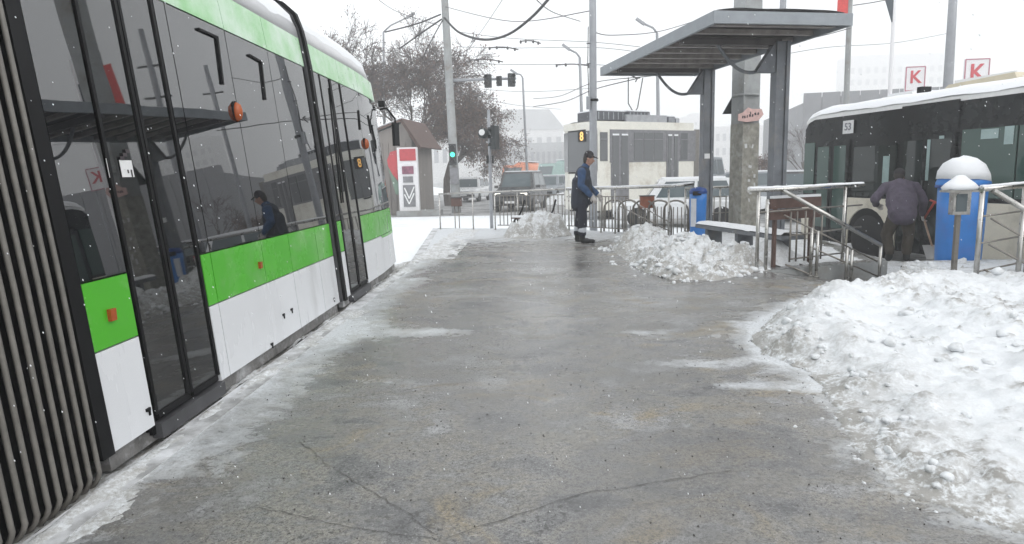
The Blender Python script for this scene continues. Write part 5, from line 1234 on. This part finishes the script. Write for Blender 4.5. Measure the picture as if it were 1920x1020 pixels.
p = at(1378, 400, 44.); tree('grey_shrub', 'greyish shrub in the distance left of the concrete pole', (p.x, 44, PAVE), 3.4, 1.1, 22, 2, (0, 0), r0=.07, levels=4)
# snow bank along the far kerb
def bank(x, y, d): return (PAVE - .05 + min(1, max(0, d) / 1.2) * (.55 + .25 * fbm(x * .5, y * .5, 3.) + .1 * fbm(x * 2, y * 2, 4.)), .25)
o = heightfield('snow_bank', [(4.2, 29.5), (13.5, 25), (15, 28), (12, 33), (3.5, 35)], bank, .25, M['snow'], .0); tag(o, 'long white snow bank beyond the shelter', 'snow bank', kind='thing')
o = heightfield('snow_bank', [(.6, 36), (5.5, 34), (6.5, 42), (.5, 44)], bank, .25, M['snow'], .0); tag(o, 'low snow bank beside the orange lorry', 'snow bank', kind='thing')

# ------------------------------------------------------------------ far buildings
def block(label, px0, px1, ptop, Y, depth, m, rows, cols, z0=PAVE, rz=0, roof=None, name='building', wm='far_window', wz=(.3, .92)):
    a, b = at(px0, ptop, Y), at(px1, ptop, Y); W_ = b.x - a.x; H_ = (a.z + b.z) / 2 - z0; t = thing(name, label, 'building', ((a.x + b.x) / 2, Y, z0), rz)
    bm = nb(); box(bm, (0, depth / 2, H_ / 2 - .5), (W_, depth, H_ + 1)); obj('wall', bm, M[m], t)
    if rows:
        src = None
        for r in range(rows):
            for c_ in range(cols):
                x = -W_ / 2 + (c_ + .5) * W_ / cols; z = H_ * (wz[0] + (wz[1] - wz[0]) * (r + .5) / rows)
                if src is None:
                    bm = nb(); box(bm, (0, 0, 0), (W_ / cols * .5, .2, H_ * (wz[1] - wz[0]) / rows * .5)); src = obj('window', bm, M[wm], t, loc=(x, -.03, z))
                else: share('window', src, t, (x, -.03, z))
    if roof:
        bm = nb(); prism(bm, roof(W_, H_), (0, depth + .4, 0), (1, 0, 0), (0, 0, 1), depth + .8); obj('roof', bm, M['far_wall_dark'], t)
        bm = nb(); prism(bm, [(x, z + .25) for x, z in roof(W_ * .98, H_)], (0, depth + .2, 0), (1, 0, 0), (0, 0, 1), depth + .5); obj('roof_snow', bm, M['snow_roof'], t)
    return t, W_, H_
block('pale long building with a pitched snowy roof in the haze behind the signals', 895, 1056, 244, 250., 24, 'far_wall', 2, 9, roof=lambda W_, H_: [(-W_ / 2 - .4, H_), (W_ / 2 + .6, H_), (W_ / 2 - 5, H_ + 7.2), (-W_ / 2 + 10, H_ + 7.6)])
block('low dark market hall in the haze behind the orange lorry', 940, 1066, 268, 150., 8, 'far_wall_dark', 1, 12)
block('low grey row of shops in the haze behind the trees', 650, 905, 262, 170., 10, 'far_wall', 1, 16)
bS, _, _ = block('long dark grey supermarket hall behind the bus', 1548, 2130, 168, 62., 30, 'shop_grey', 0, 0, ROAD, R(-10))
for i in range(18): bm = nb(); box(bm, (-14 + i * 1.65, -.05, 4.6), (1.58, .08, 8.2)); obj('cladding_panel', bm, M['shop_grey'], bS)
block('pale tower block almost lost in the falling snow above the supermarket', 1592, 1772, 102, 430., 16, 'far_wall', 6, 12)
block('faint tall apartment block in the haze right of the old tram', 1283, 1318, 218, 400., 14, 'far_wall', 6, 4)
block('faint stepped apartment block in the haze beside the shelter post', 1296, 1312, 212, 420., 12, 'far_wall', 0, 0)
block('low pale building in the haze between the shelter posts', 1340, 1440, 236, 300., 12, 'far_wall', 2, 8)

# ------------------------------------------------------------------ overhead wires
def wire(label, pts, r=.012, group='overhead wires', sag=None):
    """pts: (px, py, Y)"""
    P = [at(*p) for p in pts]; o3 = P[0].copy(); Q = []
    for i in range(len(P) - 1):
        p_1 = P[max(i - 1, 0)]; a = P[i]; b = P[i + 1]; c_ = P[min(i + 2, len(P) - 1)]
        for k in range(10):
            t = k / 10; Q.append(.5 * ((2 * a) + (b - p_1) * t + (2 * p_1 - 5 * a + 4 * b - c_) * t * t + (3 * a - p_1 - 3 * b + c_) * t ** 3))
    Q.append(P[-1]); bm = nb(); tube(bm, [q - o3 for q in Q], r, 5)
    return tag(obj('overhead_wire', bm, M['cable'], loc=o3), label, 'wire', group)
wire('thick black cable sagging from the concrete mast towards the top edge', [(833, 33, 28.8), (860, 60, 27), (905, 74, 25), (950, 66, 23), (995, 34, 21), (1032, -6, 19)], .045)
wire('upper slanting cable running from the concrete mast to the tree', [(826, 27, 28.8), (780, 45, 30), (722, 60, 32)], .035)
wire('lower slanting cable running from the concrete mast to the tree', [(828, 36, 28.8), (790, 62, 30), (748, 92, 32)], .035)
wire('steep short cable dropping from the concrete mast', [(830, 38, 28.8), (812, 70, 30), (792, 110, 32)], .025)
wire('thin wire rising to the top edge right of the concrete mast', [(875, 96, 40), (905, 55, 36), (945, -5, 30)], .014)
wire('thin wire curving down from the top edge to the lamp behind the steel pole', [(1000, -6, 28), (1035, 22, 33), (1088, 40, 38)], .022)
for i, (y0, y1, y2) in enumerate(((88, 90, 92), (118, 121, 124), (60, 72, 82))):
    wire(('fine contact wire just above the traffic lights', 'fine contact wire level with the old tram pantograph', 'fine contact wire highest over the junction')[i], [(860, y0, 45), (960, y1, 43), (1110, y2 - 3, 40), (1200, y2 + 6, 38)], .016)
wire('double wire falling behind the steel pole to the old tram', [(1000, 200, 40), (1060, 190, 36), (1113, 168, 30), (1200, 146, 25.5)], .02)
wire('wire running from the old tram pantograph under the shelter roof', [(1000, 185, 40), (1050, 180, 36), (1113, 155, 30), (1215, 143, 25), (1330, 130, 22)], .016)
wire('wire stretched from the shelter side to the flag poles', [(1490, 78, 26), (1545, 66, 28), (1597, 52, 30)], .018)
wire('wire at the top edge between the flag poles', [(1600, 10, 30), (1640, 4, 31), (1700, -8, 33)], .02)
for i, (lab, pts) in enumerate((('thin wire crossing behind the lamp beside the traffic lights', [(880, 165, 48), (985, 172, 46), (1105, 166, 44)]), ('faint wire from the concrete mast over the dark car', [(852, 170, 30), (960, 196, 42), (1052, 205, 55)]), ('faint wire from the mast top to the steel pole top', [(832, 12, 29), (960, 40, 24), (1110, 20, 18)]), ('thin wire from the steel pole to the shelter roof edge', [(1113, 60, 18), (1150, 66, 20), (1240, 58, 24), (1330, 30, 28)]), ('slanting wire at the upper left over the bare trees', [(700, -8, 26), (745, 22, 30), (824, 48, 29)]), ('thin wire behind the shelter towards the bus', [(1480, 100, 34), (1560, 88, 36), (1680, 80, 40), (1790, 60, 44)]))):
    wire(lab, pts, .013)
def fitting(label, px, py, Y, wpx):
    c = at(px, py, Y); t = thing('wire_fitting', label, 'fitting', c); s = wpx * Y / 1230
    bm = nb(); P = [(-s / 2 + s * k / 8, 0, .10 * math.sin(k / 8 * 3.1) - .02 * k) for k in range(9)]; tube(bm, P, .035, 6); obj('beam', bm, M['cable'], t)
    for k in (0, 2, 5, 7): bm = nb(); lathe(bm, [(.04, -.09), (.06, -.04), (.06, .04), (.03, .09)], 8, (P[k][0], 0, P[k][2] - .03)); obj('insulator', bm, M['cable'], t)
fitting('dark row of insulators on a wire left of the lamp behind the steel pole', 945, 89, 40, 52)
fitting('dark row of insulators highest over the junction', 995, 77, 40, 36); fitting('dark row of insulators just above the traffic lights', 912, 112, 40, 60); fitting('dark row of insulators touching the steel pole', 1078, 121, 40, 66)

# ------------------------------------------------------------------ falling snow
bm = nb()
for _ in range(2600):
    y = 1.6 + 13 * random.random() ** 1.4; x = random.uniform(-.95, .95) * y * .95; z = CAM_H + random.uniform(-.55, .36) * y
    if z < .05 or (x < -2.02 and y < 9.8): continue
    s = random.uniform(.0007, .0017) * (1 + y * .14); d = Vector((-.45, .1, 1)).normalized(); c = Vector((x, y, z)); a = d.orthogonal().normalized() * s; b = d.cross(a.normalized()) * s
    v = [bm.verts.new(c + q) for q in (a, -a, b, -b, d * s * 1.9, -d * s * 1.9)]
    for f in ((0, 2, 4), (2, 1, 4), (1, 3, 4), (3, 0, 4), (2, 0, 5), (1, 2, 5), (3, 1, 5), (0, 3, 5)): bm.faces.new([v[i] for i in f])
tag(obj('falling_snow', bm, mat('snowflake', (.85, .86, .88), .8, var=.02)), 'small snowflakes drifting down everywhere', 'snow', kind='stuff')

# ------------------------------------------------------------------ haze of falling snow
bm = nb(); box(bm, (0, 225, 37), (1040, 590, 82)); hz = obj('haze', bm, [])
k = bpy.data.materials.new('haze'); k.use_nodes = True; k.node_tree.nodes.clear()
pv = k.node_tree.nodes.new('ShaderNodeVolumePrincipled'); pv.inputs['Color'].default_value = (1, 1, 1, 1); pv.inputs['Density'].default_value = .0038; pv.inputs['Anisotropy'].default_value = .1
oo = k.node_tree.nodes.new('ShaderNodeOutputMaterial'); k.node_tree.links.new(pv.outputs[0], oo.inputs['Volume'])
hz.data.materials.clear(); hz.data.materials.append(k); tag(hz, 'pale haze of falling snow in the air', 'haze', kind='stuff')

# ------------------------------------------------------------------ things of one kind share a group
GROUPS = {'railing': 'steel railings of the stop', 'street_lamp': 'street lamps', 'car': 'cars on the street', 'lorry': 'lorries in the haze', 'building': 'buildings fading in the haze',
          'person': 'men clearing the stop', 'snow_pile': 'snow piles on the platform', 'snow_bank': 'snow banks beyond the stop', 'tall_bare_tree': 'bare trees behind the tram', 'flag_pole': 'flag poles by the shop',
          'shop_sign': 'white K signs above the bus', 'wire_fitting': 'insulator rows on the wires', 'catenary_mast': 'slim masts behind the shelter', 'litter_box': 'boxes on legs behind the railings'}
for o in C.objects:
    if o.parent is None and 'category' in o and 'group' not in o:
        g = GROUPS.get(o.name.split('.')[0])
        if g: o['group'] = g
